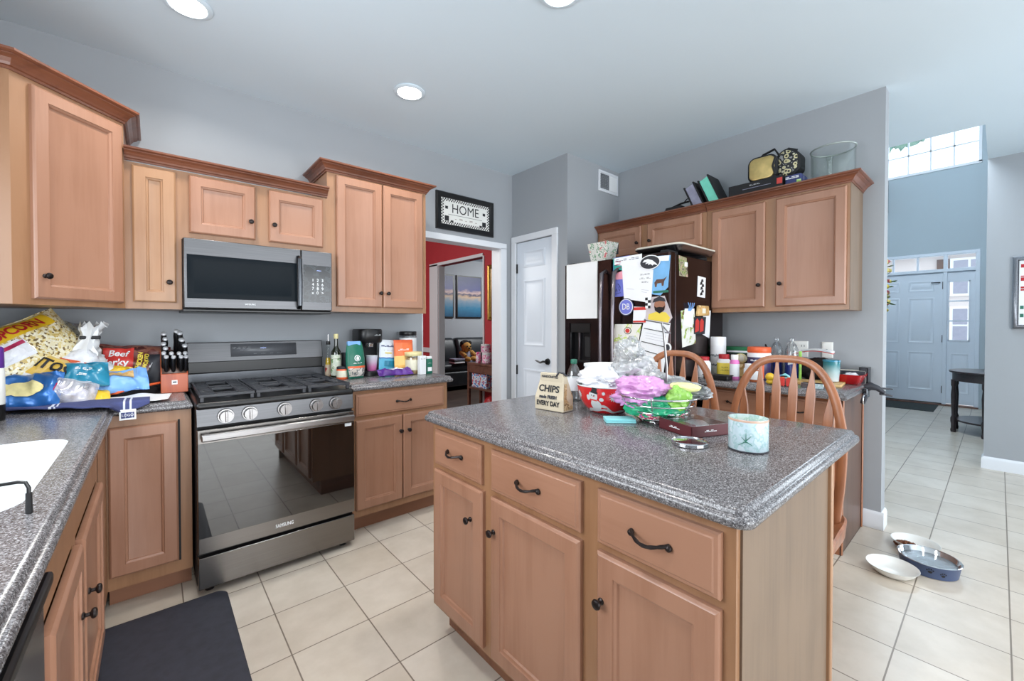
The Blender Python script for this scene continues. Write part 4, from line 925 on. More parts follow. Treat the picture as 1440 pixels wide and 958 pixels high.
for k in range(3): obj('sheet', MB().box(4.5+k*.01, 4.75+k*.012, 6.98+k*.02, 7.2+k*.01, .541+k*.03, .569+k*.03), ('white', 'ink', 'cloth_grey')[k], t, world=True, bev=.004)
# serving cart
t = thing('serving_cart', 'brown wooden cart with two shelves beside the dining room doorway', 'cart', (3.4, 4.85, 0))
cx0, cx1, cy0, cy1 = 3.38, 3.625, 4.25, 4.92
obj('top', MB().box(cx0, cx1, cy0, cy1, .745, .775), 'cart_wood', t, world=True, bev=.004)
obj('apron', MB().box(cx0+.01, cx1-.01, cy0+.01, cy1-.01, .64, .745), 'cart_wood', t, world=True, smooth=0)
obj('shelf', MB().box(cx0, cx1, cy0, cy1, .41, .435), 'cart_wood', t, world=True, bev=.003)
for x in (cx0+.02, cx1-.02):
    for y in (cy0+.02, cy1-.02): obj('leg', MB().box(x-.018, x+.018, y-.018, y+.018, 0, .745), 'cart_wood', t, world=True, bev=.003)
patches('pink_pack', [(0, (236, 160, 200)), (.42, (242, 232, 240)), (.52, (216, 60, 130)), (.6, (240, 200, 220))], 14, .5)
patches('blue_pack', [(0, (60, 120, 200)), (.4, (210, 226, 240)), (.5, (200, 50, 60)), (.58, (120, 170, 220))], 16, .5)
def jar(name, label, cat, loc, r, h, mat, lidmat, grp=None, lid=.22):
    t = thing(name, label, cat, loc, 0, grp); hb = h*(1-lid)
    obj('body', MB().lathe([(r*.9, 0), (r, .006), (r, hb*.94), (r*.92, hb)], n=20), mat, t, smooth=40); obj('lid', MB().lathe([(r*.94, hb), (r*.98, hb+.003), (r*.98, h-.004), (r*.9, h)], n=20), lidmat, t, smooth=40); return t
jar('canister', 'pink canister at the open end of the serving cart', 'canister', (3.46, 4.755, .775), .036, .15, 'pink_pack', 'pink_pack')
jar('canister', 'white and magenta canister in the middle of the cart top', 'canister', (3.49, 4.60, .775), .066, .15, 'pink_pack', 'white')
jar('canister', 'dark jar at the back of the cart top by the door casing', 'canister', (3.52, 4.46, .775), .045, .30, 'umber_end', 'plush_dark')
jar('canister', 'pale jar on the cart nearest the door casing', 'canister', (3.45, 4.37, .775), .04, .24, 'ceramic_white', 'cloth_grey')
t = jar('canister', 'pink-white tub stacked on the magenta canister', 'canister', (3.49, 4.62, .925), .07, .115, 'pink_pack', 'white')
for y, mt, lb in ((4.78, 'blue_pack', 'blue and red food box at the open end of the cart shelf'), (4.61, 'blue_pack', 'blue box in the middle of the cart shelf')):
    t = thing('food_box', lb, 'box', (3.49, y, .435), .1); obj('carton', MB().box(-.07, .07, -.075, .075, 0, .23), mt, t, bev=.003); obj('flap', MB().box(-.07, .07, -.075, .075, .23, .235), 'white', t, smooth=0)
t = thing('red_bag', 'red bag under the serving cart', 'bag', (3.50, 4.52, 0)); mb = MB(); blob(mb, (0, 0, .15), .13, 3, .12, 2, .8, 1, 1.3, floor=.001); obj('body', mb, 'brick_red', t); obj('handle', MB().tube([(0, -.06, .28), (0, -.05, .33), (0, .05, .33), (0, .06, .28)], .008, 8), 'brick_red', t)
t = thing('white_package', 'white package on the floor before the serving cart', 'package', (3.3, 4.72, 0), .2); obj('wrap', MB().box(-.08, .08, -.16, .16, 0, .11), 'white', t, bev=.02, seg=3)
# ------------------------------------------------------------------ small things: helpers
def thingM(name, label, cat, Mx, group=None):
    t = thing(name, label, cat, (0, 0, 0), 0, group); t.matrix_world = Mx; return t
def patch(parent, name, fn, x0, x1, y0, y1, mat, off=.003, nu=16, nv=6, label=None):
    mb = MB(); mb.grid(lambda a, b: fn(x0+(x1-x0)*a, y0+(y1-y0)*b)+Vector((0, 0, off)), nu, nv); return obj(name, mb, mat, parent, smooth=60, label=label)
def surf(fn, cx, cy, rot=0, off=.005):
    c, s = math.cos(rot), math.sin(rot)
    return lambda x, y: fn(cx+x*c-y*s, cy+x*s+y*c)+Vector((0, 0, off))
def bag(name, label, cat, loc, X, Y, w, h, t, mat, seed=0, amp=.012, sc=14, seal=None, pinch=0, group=None):
    th = thingM(name, label, cat, basis(loc, X, Y), group); mb = MB(); fn = pillow(mb, w, h, t, amp, sc, seed, pinch=pinch)
    obj('pouch', mb, mat, th, smooth=60)
    if seal: patch(th, 'seal_strip', fn, -w*.46, w*.46, h*.42, h*.485, seal, .003, 18, 2)
    return th, fn
def lathe_thing(name, label, cat, loc, parts, rz=0, group=None, n=24):
    t = thing(name, label, cat, loc, rz, group)
    for pn, prof, mat in parts: obj(pn, MB().lathe(prof, n=n), mat, t, smooth=45)
    return t
def boxthing(name, label, cat, loc, rz, w, d, h, mat, part='carton', extra=None, bev=.002, group=None):
    t = thing(name, label, cat, loc, rz, group); obj(part, MB().box(-w/2, w/2, -d/2, d/2, 0, h), mat, t, bev=bev)
    if extra: extra(t)
    return t
Z = ZT+.0008
FX = (-1, 0, 0)
# palettes
patches('popcorn', [(0, (236, 226, 190)), (.35, (226, 208, 146)), (.55, (206, 178, 100)), (.7, (242, 236, 214)), (.88, (120, 96, 54))], 125, .45, kind='vor', coat=.3)
paint('yellow_film', (226, 186, 40), .35, coat=.3); paint('chip_blue', (44, 104, 172), .3, metal=.3, var=.25, scale=9, coat=.3); paint('teal_film', (38, 128, 158), .28, var=.2, scale=12, coat=.4)
paint('light_blue_film', (122, 172, 232), .35, var=.12, scale=9, coat=.2); paint('chip_cream', (228, 216, 156), .6, var=.12, scale=30)
patches('bread_wrap', [(0, (236, 238, 244)), (.52, (224, 226, 232)), (.58, (196, 166, 112)), (.66, (238, 238, 242))], 9, .35, crease=.4)
bands('tostitos_film', 'y', [(0, (70, 110, 180)), (.18, (232, 232, 236)), (.34, (228, 188, 84)), (.78, (232, 200, 110)), (.92, (206, 90, 52))], .35, .12, 4, .3, .3)
patches('tan_film', [(0, (214, 178, 120)), (.5, (190, 150, 92)), (.6, (232, 206, 160))], 16, .5)
patches('maroon_film', [(0, (84, 36, 34)), (.45, (104, 50, 44)), (.56, (132, 84, 70)), (.62, (70, 32, 32))], 9, .35, crease=.3, coat=.3)
paint('red_label', (206, 62, 56), .4, var=.08); paint('yellow_ink', (232, 208, 80), .5); paint('charcoal', (44, 46, 54), .5, var=.2); paint('orange_rim', (226, 98, 52), .4)
clear('zip_film', (236, 234, 240), .35, .15, dens=.45); paint('berry', (176, 40, 84), .4, var=.4, scale=20); paint('purple', (84, 40, 130), .4, var=.25, scale=14)
def cloth_mat(key, rgb, stripes):
    m, nt, b = mk(key); tc = N(nt, 'ShaderNodeTexCoord'); sp = N(nt, 'ShaderNodeSeparateXYZ'); nt.links.new(tc.outputs['Generated'], sp.inputs[0])
    st = [(0, srgb(rgb))]
    for a, b_ in stripes: st += [(a, srgb((206, 212, 226))), (b_, srgb(rgb))]
    r = ramp(nt, st, 'CONSTANT'); nt.links.new(sp.outputs[0], r.inputs[0]); nt.links.new(r.outputs[0], b.inputs['Base Color']); setin(b, 'Roughness', .95)
    n = N(nt, 'ShaderNodeTexNoise', i_Scale=160.0); nt.links.new(tc.outputs['Object'], n.inputs['Vector']); bp = N(nt, 'ShaderNodeBump', i_Strength=.4, i_Distance=.004); nt.links.new(n.outputs['Fac'], bp.inputs['Height']); nt.links.new(bp.outputs[0], b.inputs['Normal'])
    M[key] = m
cloth_mat('towel_blue', (66, 73, 118), [(.30, .318), (.335, .345), (.80, .815), (.845, .86)])
# ------------------------------------------------------------------ left worktop pile
t, fn = bag('popcorn_bag', 'huge clear bag of popcorn with yellow strip leaning under the corner cabinet', 'snack bag', (-.49, 2.885, 1.155), (.70, .46, .46), (-.36, .1, .9), .50, .26, .20, 'popcorn', 2, .016, 10)
patch(t, 'top_strip', fn, -.20, .19, .062, .118, 'yellow_film', .004, 24, 6, label='yellow printed strip')
lettering(t, 'POPCORN', .05, 'brick_red', surf(fn, .055, .09, 0, .008), .21, .0015)
patch(t, 'label', fn, -.12, .05, -.035, .055, 'bread_wrap', .004, 14, 8, label='white and purple printed label')
patch(t, 'label_mark', fn, -.05, .045, .025, .042, 'berry', .006, 10, 3)
mb = MB(); L = []
for k in range(9):
    a = k/8; L.append([Vector((.245+.075*a, 0, 0))+Vector((0, math.cos(2*PI*j/12), math.sin(2*PI*j/12)))*(.05*(1-a)**2+.008+.02*max(0, a-.6)) for j in range(12)])
mb.loops(L); obj('twisted_end', mb, 'clear_plastic', t)
t, fn = bag('tortilla_chip_bag', 'yellow and white tortilla chip bag lying under the popcorn bag', 'snack bag', (-.395, 2.84, 1.085), (.80, -.22, -.30), (.12, .55, .8), .27, .19, .09, 'tostitos_film', 5, .022, 12)
lettering(t, 'TOSTITOS', .062, 'ink', surf(fn, -.02, .03, -.15, .006), .23, .002)
t, fn = bag('potato_chip_bag', 'blue potato chip bag with two cream chips pictured, at the front left', 'snack bag', (-.445, 2.735, 1.015), (1, -.12, .03), (.03, .6, .75), .27, .17, .10, 'chip_blue', 7, .026, 11)
mb = MB()
for cx, cy in ((-.045, -.012), (.03, -.005)): decal(mb, disc(cx, cy, .055, .034, 22), lambda x, y: fn(x, y)+Vector((0, 0, .005)), 6)
obj('chip_picture', mb, 'chip_cream', t, smooth=60)
t, fn = bag('bread_bag', 'clear zip bag of rolls with red corner on the towel edge', 'bread bag', (-.30, 2.74, 1.0), (.85, .1, -.25), (.1, .6, .8), .20, .13, .10, 'zip_film', 9, .014, 14)
mb = MB()
for k, (x, y) in enumerate(((-.03, 0), (.03, -.012))): blob(mb, (x, y, 0), .042, k+4, .15, 1.6, 1.1, .9, .8, n=20, m=12)
obj('rolls', mb, 'bread_wrap', t); patch(t, 'printed_corner', fn, -.098, -.04, -.06, .01, 'berry', .004, 8, 8, label='red and purple printed corner')
t = thing('twisted_bread_bag', 'white bread bag with its neck twisted upright before the back wall', 'bread bag', (-.285, 2.95, Z))
mb = MB(); blob(mb, (0, 0, .12), .11, 12, .3, 1.8, 1.15, .8, 1.05, floor=.0); obj('pouch', mb, 'bread_wrap', t, smooth=60)
mb = MB(); L = []
for k in range(15):
    a = k/14; z = .17+.20*a; r = .062*(1-a)**1.6+.019+.028*max(0, (a-.62)/.38)**1.2
    L.append([((.012+.045*a)+r*(1+.22*math.sin(j*3+k))*math.cos(2*PI*j/18), r*(1+.22*math.cos(j*2.3))*math.sin(2*PI*j/18), z+(.018*math.sin(j*2.1) if k == 14 else 0)) for j in range(18)])
mb.loops(L, True, False); obj('neck', mb, 'white', t, smooth=60)
obj('clip', MB().box(.01, .085, -.03, -.018, .295, .312), 'ink', t, bev=.004, label='black bag clip')
t, fn = bag('teal_snack_bag', 'shiny teal snack bag with white lettering in the middle of the pile', 'snack bag', (-.265, 2.82, 1.062), (1, .05, .03), (0, .5, .85), .20, .125, .10, 'teal_film', 11, .026, 13)
lettering(t, '=- =-=\n-==', .026, 'white', surf(fn, .01, .0, -.1, .006), .06, .0006)
t, fn = bag('light_blue_bag', 'crumpled light blue bag with tan print before the maroon snack bag', 'snack bag', (-.135, 2.865, 1.02), (1, .10, .05), (-.05, .6, .75), .225, .135, .08, 'light_blue_film', 13, .028, 13)
patch(t, 'print', fn, -.06, .06, .012, .055, 'tan_film', .004, 12, 6, label='tan print')
t, fn = bag('jerky_bag', 'maroon snack bag with red panel and yellow lettering against the wall', 'snack bag', (-.095, 3.06, 1.09), (1, .02, -.08), (.02, .35, .92), .33, .21, .09, 'maroon_film', 15, .018, 13)
patch(t, 'red_panel', fn, -.11, .01, -.05, .08, 'red_label', .004, 12, 12, label='red panel')
lettering(t, 'Beef\nJerky', .05, 'white', surf(fn, -.05, .018, -.08, .007), .095, .001)
lettering(t, 'CHICKEN\nSMOKED', .027, 'yellow_ink', surf(fn, .047, .005, PI/2-.12, .007), .10, .0012)
lettering(t, '=--=-=', .018, 'white', surf(fn, .088, .005, PI/2-.2, .007), .08, .0006)
t, fn = bag('grey_pouch', 'charcoal pouch with dark red edge leaning on the knife block', 'snack bag', (-.01, 3.03, 1.04), (.93, -.35, .02), (-.12, .22, .95), .10, .20, .05, 'charcoal', 17, .006, 14)
patch(t, 'red_edge', fn, -.047, -.025, -.08, .085, 'berry', .003, 4, 14, label='dark red edge')
t, fn = bag('yellow_packet', 'small yellow packet lying behind the dish towel', 'packet', (-.215, 2.78, .967), (1, .1, 0), (0, .8, .45), .11, .09, .035, 'yellow_film', 19, .01, 16)
t, fn = bag('olive_packet', 'olive and yellow packet between teal and maroon bags', 'packet', (-.165, 2.93, 1.055), (1, -.1, -.2), (.1, .55, .8), .15, .09, .05, 'yellow_film', 21, .015, 16)
t, fn = bag('dark_packet', 'dark packet with white clip under the popcorn bag', 'packet', (-.35, 2.915, 1.125), (.95, .1, .02), (0, .7, .6), .16, .05, .03, 'charcoal', 23, .006, 16)
obj('clip', MB().box(.055, .085, -.022, .03, .012, .024), 'white', t, bev=.004, label='white clip')
# filler under the heap that shows between the bags
t, fn = bag('brown_bread_loaf', 'brown paper bag at the bottom of the pile near the corner', 'bread bag', (-.44, 2.97, 1.01), (1, 0, 0), (0, .9, .4), .40, .2, .13, 'tan_film', 25, .012, 12)
t = thing('oven_tray', 'black tray with orange rim lying before the knife block', 'tray', (-.06, 2.9, Z))
mb = MB(); P_ = [(-.115, -.055), (-.075, -.075), (.065, .0), (.085, .04), (.075, .09), (-.06, .075), (-.12, .0)]
mb.loops([[(x, y, 0) for x, y in inset(P_, .012)], [(x, y, .036) for x, y in P_], [(x, y, .036) for x, y in inset(P_, .006)], [(x, y, .008) for x, y in inset(P_, .016)]]); obj('tray', mb, 'black_matte', t)
mb = MB(); mb.tube([(-.118, -.02, .034), (-.108, -.055, .03), (-.075, -.076, .036), (-.02, -.048, .05), (.03, -.02, .052), (.088, .035, .056)], [.012, .013, .010, .007, .007, .006], 8); obj('rim', mb, 'orange_rim', t, smooth=60, label='orange rim')
# towels
def sheet(name, label, cat, fn, mat, nu=40, nv=16, th=.006):
    mb = MB(); mb.grid(fn, nu, nv); o = obj(name, mb, mat, solid=th, smooth=60); return tag(o, label, cat)
def wave(x, y, s): return noise.noise(Vector((x*9+s, y*9, s)))
def pt_(a, b):
    x = -.25+.30*a+.02*b; y = 2.60+.20*b+.02*math.sin(a*5); return Vector((x, y, Z+.0125+.005*wave(x*1.5, y*2, 3)+.010*math.exp(-((a-.62)/.16)**2)*b))
sheet('paper_towel', 'white paper towel spread between the dish towel and knife block', 'paper towel', pt_, 'white', 30, 16, .002)
def tw(a, b):
    x = -.47+.455*a; yn = 2.64-(x+.47)*.60 if x < -.145 else 2.445+(x+.145)*.62; yf = 2.78-.12*a
    y = yn+(yf-yn)*b; z = Z+.0175+.005*wave(x*1.2, y*1.6, 8)+.006*math.sin(b*9+a*4)*(1-b)*.6
    if x > -.142:
        over = max(0, 2.548-y); k = min(1, (x+.142)/.03)
        if over > 0: z -= over*.55*k; y += over*.9*k
    return Vector((x, y, z))
t = sheet('dish_towel', 'blue dish towel with white stripes folded over the worktop corner', 'towel', tw, 'towel_blue', 56, 22, .008)
tg = obj('tag', MB().box(-.118, -.062, 2.527, 2.5285, .878, .925), 'white', t, bev=.0005); tg2 = obj('tag_print', MB().box(-.112, -.068, 2.5262, 2.527, .886, .912), 'towel_blue', t, smooth=0, label='printed white tag')
lettering(t, 'LOGO', .016, 'white', planefn((-.09, 2.5258, .899), (1, 0, 0), (0, 0, 1)), .038)
# bottle cut off by the left edge
lathe_thing('soap_bottle', 'purple and white bottle cut off by the left picture edge', 'bottle', (-.468, 2.50, Z), [('base', [(.03, 0), (.032, .004), (.032, .06)], 'black'), ('body', [(.031, .06), (.032, .065), (.032, .19), (.030, .20)], 'ceramic_white'), ('cap', [(.03, .20), (.031, .204), (.030, .275), (.024, .282)], 'purple')])
# ------------------------------------------------------------------ knife block with every knife
paint('knife_cap', (206, 208, 212), .3, metal=.35); wood('cherry_block', (190, 96, 62), (150, 66, 44), 'z', rough=.35)
t = thing('knife_block', 'slanted cherry knife block full of black-handled knives', 'knife block', (.085, 2.985, Z))
mb = MB(); mb.prism([(-.085, 0), (-.085, .10), (.06, .225), (.10, .225), (.10, 0)], -.058, .058, 'x'); obj('block', mb, 'cherry_block', t, bev=.003)
obj('slot_face', MB().poly([(-.052, -.0825, .1045), (.052, -.0825, .1045), (.052, .0545, .2225), (-.052, .0545, .2225)]), 'umber_end', t, solid=.002)
mb = MB(); mb.box(-.012, .012, -.087, -.085, .045, .068); obj('badge', mb, 'white', t, smooth=0); lettering(t, '=', .016, 'ink', planefn((0, -.0875, .0565), (1, 0, 0), (0, 0, 1)), .016, .001)
def knife(label, loc, L_, r):
    t = thing('knife', label, 'knife', loc, 0, 'knives in the cherry block')
    ax = Vector((0, -.42, .91)).normalized(); n = Vector((1, 0, 0)); b = ax.cross(n)
    def ring(h, w, d): return [ax*h+n*(w*math.cos(2*PI*k/14))+b*(d*math.sin(2*PI*k/14)) for k in range(14)]
    mb = MB(); mb.loops([ring(h, r*a, r*1.35*c) for h, a, c in ((-.03, .25, .9), (.0, .3, .9), (.001, .85, .9), (L_*.2, 1, 1.05), (L_*.5, .88, .9), (L_*.8, 1.05, 1.1), (L_, .9, .95))]); obj('handle', mb, 'black', t, smooth=50)
    mb = MB(); mb.loops([ring(L_+h, r*a, r*1.3*c) for h, a, c in ((-.001, .95, 1), (.003, 1.02, 1.08), (.008, .85, .9), (.010, .3, .3))]); obj('end_cap', mb, 'knife_cap', t, smooth=50); return t
bx, by, bz = .085, 2.985, Z
KN = [(-.042, .90, .115, .0105), (-.036, .74, .105, .010), (-.044, .56, .10, .010), (-.036, .42, .092, .0095), (-.044, .26, .085, .009), (-.034, .12, .082, .009), (.012, .94, .125, .011), (.026, .82, .13, .012), (.034, .62, .115, .0125), (.046, .46, .10, .0105), (-.012, .24, .085, .0088), (-.004, .10, .082, .0088), (.02, .24, .084, .0088), (.028, .10, .082, .0088), (.046, .25, .084, .0088), (.049, .10, .082, .0088)]
proto = None; rows = {}
for x, q, L_, r in KN:
    r *= 1.2
    col = 'left' if x < -.02 else ('right' if x > .018 else 'middle')
    lb = 'black knife in the %s column of the cherry block, %s' % (col, {True: 'high up at the back', False: 'low at the front'}[q > .5] if q > .5 or q < .2 else 'half way up')
    knife(lb, (bx+x, by-.0825+.137*q, bz+.1045+.118*q), L_, r)
# ------------------------------------------------------------------ worktop right of the range
paint('olive_glass', (30, 34, 20), .08, spec=.8, coat=.6); paint('green_pouch', (30, 108, 88), .38, var=.1); paint('label_cream', (222, 218, 196), .55, var=.06, scale=40); paint('cap_cream', (226, 214, 160), .5)
patches('olive_oil_label', [(0, (206, 214, 196)), (.5, (222, 226, 208)), (.58, (110, 150, 90)), (.64, (216, 220, 204))], 26, .5)
patches('cruet_label', [(0, (206, 186, 160)), (.5, (214, 198, 176)), (.56, (176, 60, 56))], 34, .5)
lathe_thing('oil_cruet', 'slim glass oil bottle with red label beside the backguard', 'bottle', (.938, 3.09, Z), [('bottle', [(.02, 0), (.021, .005), (.021, .09), (.018, .13), (.011, .16), (.0105, .23)], 'clear_glass'), ('oil', [(.0185, .004), (.0185, .10), (.014, .135)], 'yellow_film'), ('label', [(.0215, .008), (.0217, .01), (.0217, .085), (.0215, .087)], 'cruet_label'), ('collar', [(.014, .228), (.0145, .23), (.013, .252)], 'black'), ('spout', [(.004, .25), (.0035, .30)], 'chrome')])
t = lathe_thing('olive_oil_bottle', 'tall dark olive oil bottle with pale label and cream cap', 'bottle', (.958, 2.985, Z), [('bottle', [(.031, 0), (.034, .005), (.034, .165), (.030, .185), (.016, .21), (.0125, .225), (.0125, .275)], 'olive_glass'), ('label', [(.0343, .02), (.0346, .022), (.0346, .16), (.0343, .162)], 'olive_oil_label'), ('cap', [(.0145, .272), (.015, .275), (.015, .302), (.013, .305)], 'cap_cream')])
lettering(t, '=-== -=', .012, 'ink', around(.0346, 0, .0346, 1, -PI*.56, .001), .04).location = (0, 0, .135)
lathe_thing('pepper_mill', 'black and steel pepper mill behind the small jar', 'mill', (1.025, 3.02, Z), [('base', [(.02, 0), (.021, .003), (.021, .05)], 'black'), ('band', [(.0205, .05), (.021, .052), (.021, .068), (.02, .07)], 'chrome'), ('body', [(.021, .07), (.0215, .075), (.0205, .165), (.016, .172)], 'charcoal')])
t = lathe_thing('spice_jar', 'squat jar with orange and cream label in front of the oil bottle', 'jar', (.972, 2.905, Z), [('glass', [(.034, 0), (.037, .004), (.037, .066), (.033, .07)], 'orange_rim'), ('label', [(.0373, .014), (.0376, .016), (.0376, .056), (.0373, .058)], 'label_cream'), ('lid', [(.035, .069), (.0355, .071), (.0355, .083), (.033, .085)], 'charcoal')])
t, fn = bag('coffee_pouch', 'green coffee pouch with white emblem and pale clip', 'coffee bag', (1.05, 2.875, 1.062), (1, .12, 0), (-.04, .10, 1), .135, .25, .06, 'green_pouch', 31, .005, 12, pinch=.25)
patches('coffee_print', [(0, (120, 150, 140)), (.4, (190, 180, 170)), (.5, (90, 96, 100)), (.57, (214, 206, 200))], 30, .45)
patch(t, 'bottom_print', fn, -.064, .064, -.112, -.055, 'coffee_print', .004, 14, 6); patch(t, 'orange_line', fn, -.064, .064, -.056, -.042, 'orange_rim', .004, 14, 2)
mb = MB(); f_ = lambda x, y: fn(x, y)+Vector((0, 0, .005)); decal(mb, disc(0, .012, .021, .021, 24), f_, 4); obj('emblem', mb, 'white', t, smooth=60)
mb = MB(); f_ = lambda x, y: fn(x, y)+Vector((0, 0, .0065)); decal(mb, disc(0, .012, .016, .016, 20), f_, 3); obj('emblem_ring', mb, 'green_pouch', t, smooth=60)
mb = MB(); f_ = lambda x, y: fn(x, y)+Vector((0, 0, .008)); decal(mb, [(-.008, .0), (.008, .0), (.010, .012), (.005, .024), (-.005, .024), (-.010, .012)], f_, 2); obj('emblem_figure', mb, 'white', t, smooth=60)
lettering(t, '-=- =--=', .013, 'white', surf(fn, 0, -.022, 0, .006), .06, .0005)
obj('clip', MB().box(-.05, .035, -.005, .012, .0, .0), 'white', t) if False else None
bpy_clip = obj('clip', MB().box(-.052, .04, .098, .128, -.012, .012), 'light_blue_film', t, bev=.004, label='pale blue clip')
t = thing('coffee_maker', 'black single-serve coffee maker against the wall', 'coffee maker', (1.21, 3.07, Z))
obj('base', MB().loops([[(x, y, z) for x, y in rrect(-.085, .085, -.15, .10, .05, 5)] for z in (0, .028)]), 'black', t, bev=.003)
obj('column', MB().box(-.08, .08, .0, .10, .028, .25), 'black_matte', t, bev=.012)
mb = MB(); mb.loops([[(x, y, z) for x, y in inset(rrect(-.09, .09, -.11, .105, .06, 6), d)] for d, z in ((.008, .235), (0, .245), (0, .325), (.006, .336))]); obj('head', mb, 'black', t, smooth=50)
obj('drip_grille', MB().loops([[(x, y, z) for x, y in rrect(-.06, .06, -.14, -.02, .04, 5)] for z in (.028, .032)]), 'charcoal', t)
obj('nozzle', MB().lathe([(.028, .205), (.03, .21), (.03, .24)], (0, -.045, 0), 20), 'chrome', t)
lettering(t, '-=-=', .02, 'white', planefn((.035, -.111, .292), (1, 0, 0), (0, 0, 1)), .045)
bands('pink_fade', 'z', [(0, (236, 120, 190)), (.3, (238, 150, 204)), (.6, (228, 206, 226)), (1, (222, 226, 236))], .4, .05, 3, interp='LINEAR')
t = thing('ombre_cup', 'pink to white cup standing on the coffee maker tray', 'cup', (1.21, 2.985, Z+.033)); obj('cup', MB().lathe([(.030, 0), (.032, .002), (.0415, .108), (.040, .108), (.031, .006)], n=28, cap1=True), 'pink_fade', t, smooth=60); obj('rim', MB().lathe([(.0412, .107), (.0425, .109), (.0412, .111), (.0398, .109)], n=28, cap0=False, cap1=False), 'white', t)
bands('white_cyan_pouch', 'y', [(0, (90, 180, 214)), (.42, (70, 120, 180)), (.46, (232, 238, 244))], .4, .04, 4, .2)
t, fn = bag('supplement_pouch', 'white and cyan stand-up pouch tilted beside the coffee maker', 'pouch', (1.345, 2.985, 1.065), (1, .08, -.10), (.07, .12, 1), .165, .25, .055, 'white_cyan_pouch', 33, .005, 10)
lettering(t, '=-=-==', .03, 'towel_blue', surf(fn, -.02, .075, 0, .006), .11, .001); lettering(t, '- -- ---', .016, 'charcoal', surf(fn, -.02, .045, 0, .006), .08)
patch(t, 'green_mark', fn, -.05, .0, .018, .027, 'yellow_ink', .005, 8, 2); patch(t, 'drop_print', fn, -.05, .05, -.075, -.035, 'teal_film', .005, 10, 4)
bands('orange_pouch', 'y', [(0, (236, 180, 90)), (.25, (244, 200, 120)), (.52, (240, 120, 70)), (.9, (236, 104, 60))], .4, .06, 4, .2)
t, fn = bag('orange_pouch', 'orange and yellow snack pouch standing right of the white pouch', 'pouch', (1.435, 2.93, 1.064), (1, -.05, .0), (-.03, .10, 1), .15, .255, .06, 'orange_pouch', 35, .006, 10, pinch=-.0)
lettering(t, '-=--=', .03, 'white', surf(fn, -.01, .05, 0, .006), .085, .0006)
t, fn = bag('purple_wrapper', 'crumpled purple candy wrapper lying on the worktop', 'wrapper', (1.315, 2.82, .966), (1, -.08, 0), (.05, .8, .5), .25, .075, .045, 'purple', 37, .016, 22)
lettering(t, '=-=-=', .03, 'white', surf(fn, 0, .0, 0, .007), .1, .001)
patches('dog_label', [(0, (232, 234, 238)), (.56, (228, 230, 236)), (.6, (150, 96, 70)), (.66, (60, 80, 150))], 12, .5)
t = lathe_thing('treat_jar', 'large clear jar with black lid and white label standing behind', 'jar', (1.555, 3.10, Z), [('glass', [(.064, 0), (.067, .004), (.067, .275), (.062, .285)], 'clear_plastic'), ('contents', [(.062, .004), (.064, .01), (.064, .18)], 'tan_film'), ('label', [(.0673, .10), (.0676, .102), (.0676, .262), (.0673, .264)], 'white'), ('lid', [(.066, .283), (.068, .286), (.068, .31), (.065, .315)], 'black')], n=32)
fn_ = around(.0676, 0, .0676, 1, -PI*.62, .001); mb = MB(); decal(mb, [(-.035, .125), (.035, .125), (.035, .155), (-.035, .155)], fn_, 3); obj('blue_band', mb, 'towel_blue', t); mb = MB(); decal(mb, disc(-.012, .178, .022, .018, 14), fn_, 3); decal(mb, disc(.014, .184, .018, .016, 14), fn_, 3); obj('dog_picture', mb, 'tan_film', t)
lettering(t, '-== =-=-', .013, 'ink', fn_, .075).location = (0, 0, .235)
t = lathe_thing('snack_jar', 'clear jar with cream lid and white label before the black-lidded jar', 'jar', (1.49, 2.885, Z), [('glass', [(.058, 0), (.061, .004), (.061, .125), (.056, .135)], 'clear_plastic'), ('contents', [(.056, .003), (.057, .006), (.057, .12)], 'tan_film'), ('label', [(.0613, .03), (.0616, .032), (.0616, .105), (.0613, .107)], 'label_cream'), ('lid', [(.063, .133), (.066, .136), (.066, .16), (.063, .164)], 'cap_cream')], n=32)
boxthing('cream_carton', 'slim white carton beside the green bottle', 'carton', (1.512, 2.792, Z), .1, .052, .035, .138, 'white', extra=lambda t: lettering(t, '=-=', .013, 'ink', planefn((0, -.0182, .115), (1, 0, 0), (0, 0, 1)), .04))
t = thing('green_carton', 'green and white bottle at the right end of the worktop', 'bottle', (1.575, 2.805, Z)); obj('body', MB().loops([[(x, y, z) for x, y in inset(rrect(-.027, .027, -.02, .02, .01, 3), d)] for d, z in ((.002, 0), (0, .003), (0, .105), (.006, .113))]), 'green_pouch', t); obj('cap', MB().loops([[(x, y, z) for x, y in rrect(-.024, .024, -.017, .017, .01, 3)] for z in (.112, .13)]), 'white', t, bev=.003); mb = MB(); mb.box(-.017, .017, -.0212, -.0202, .02, .05); obj('label', mb, 'white', t, smooth=0); lettering(t, '-=-', .012, 'white', planefn((0, -.0208, .08), (1, 0, 0), (0, 0, 1)), .03)
# ------------------------------------------------------------------ on the island
paint('kraft', (196, 183, 160), .8, var=.05, scale=14)
patches('bag_window', [(0, (176, 150, 108)), (.42, (196, 172, 128)), (.5, (128, 102, 70)), (.57, (206, 186, 146))], 60, .3, coat=.5)
t = thing('chip_bag', 'kraft paper CHIPS bag standing near the far island corner', 'paper bag', (1.312, 1.252, Z), -PI/2+.12)
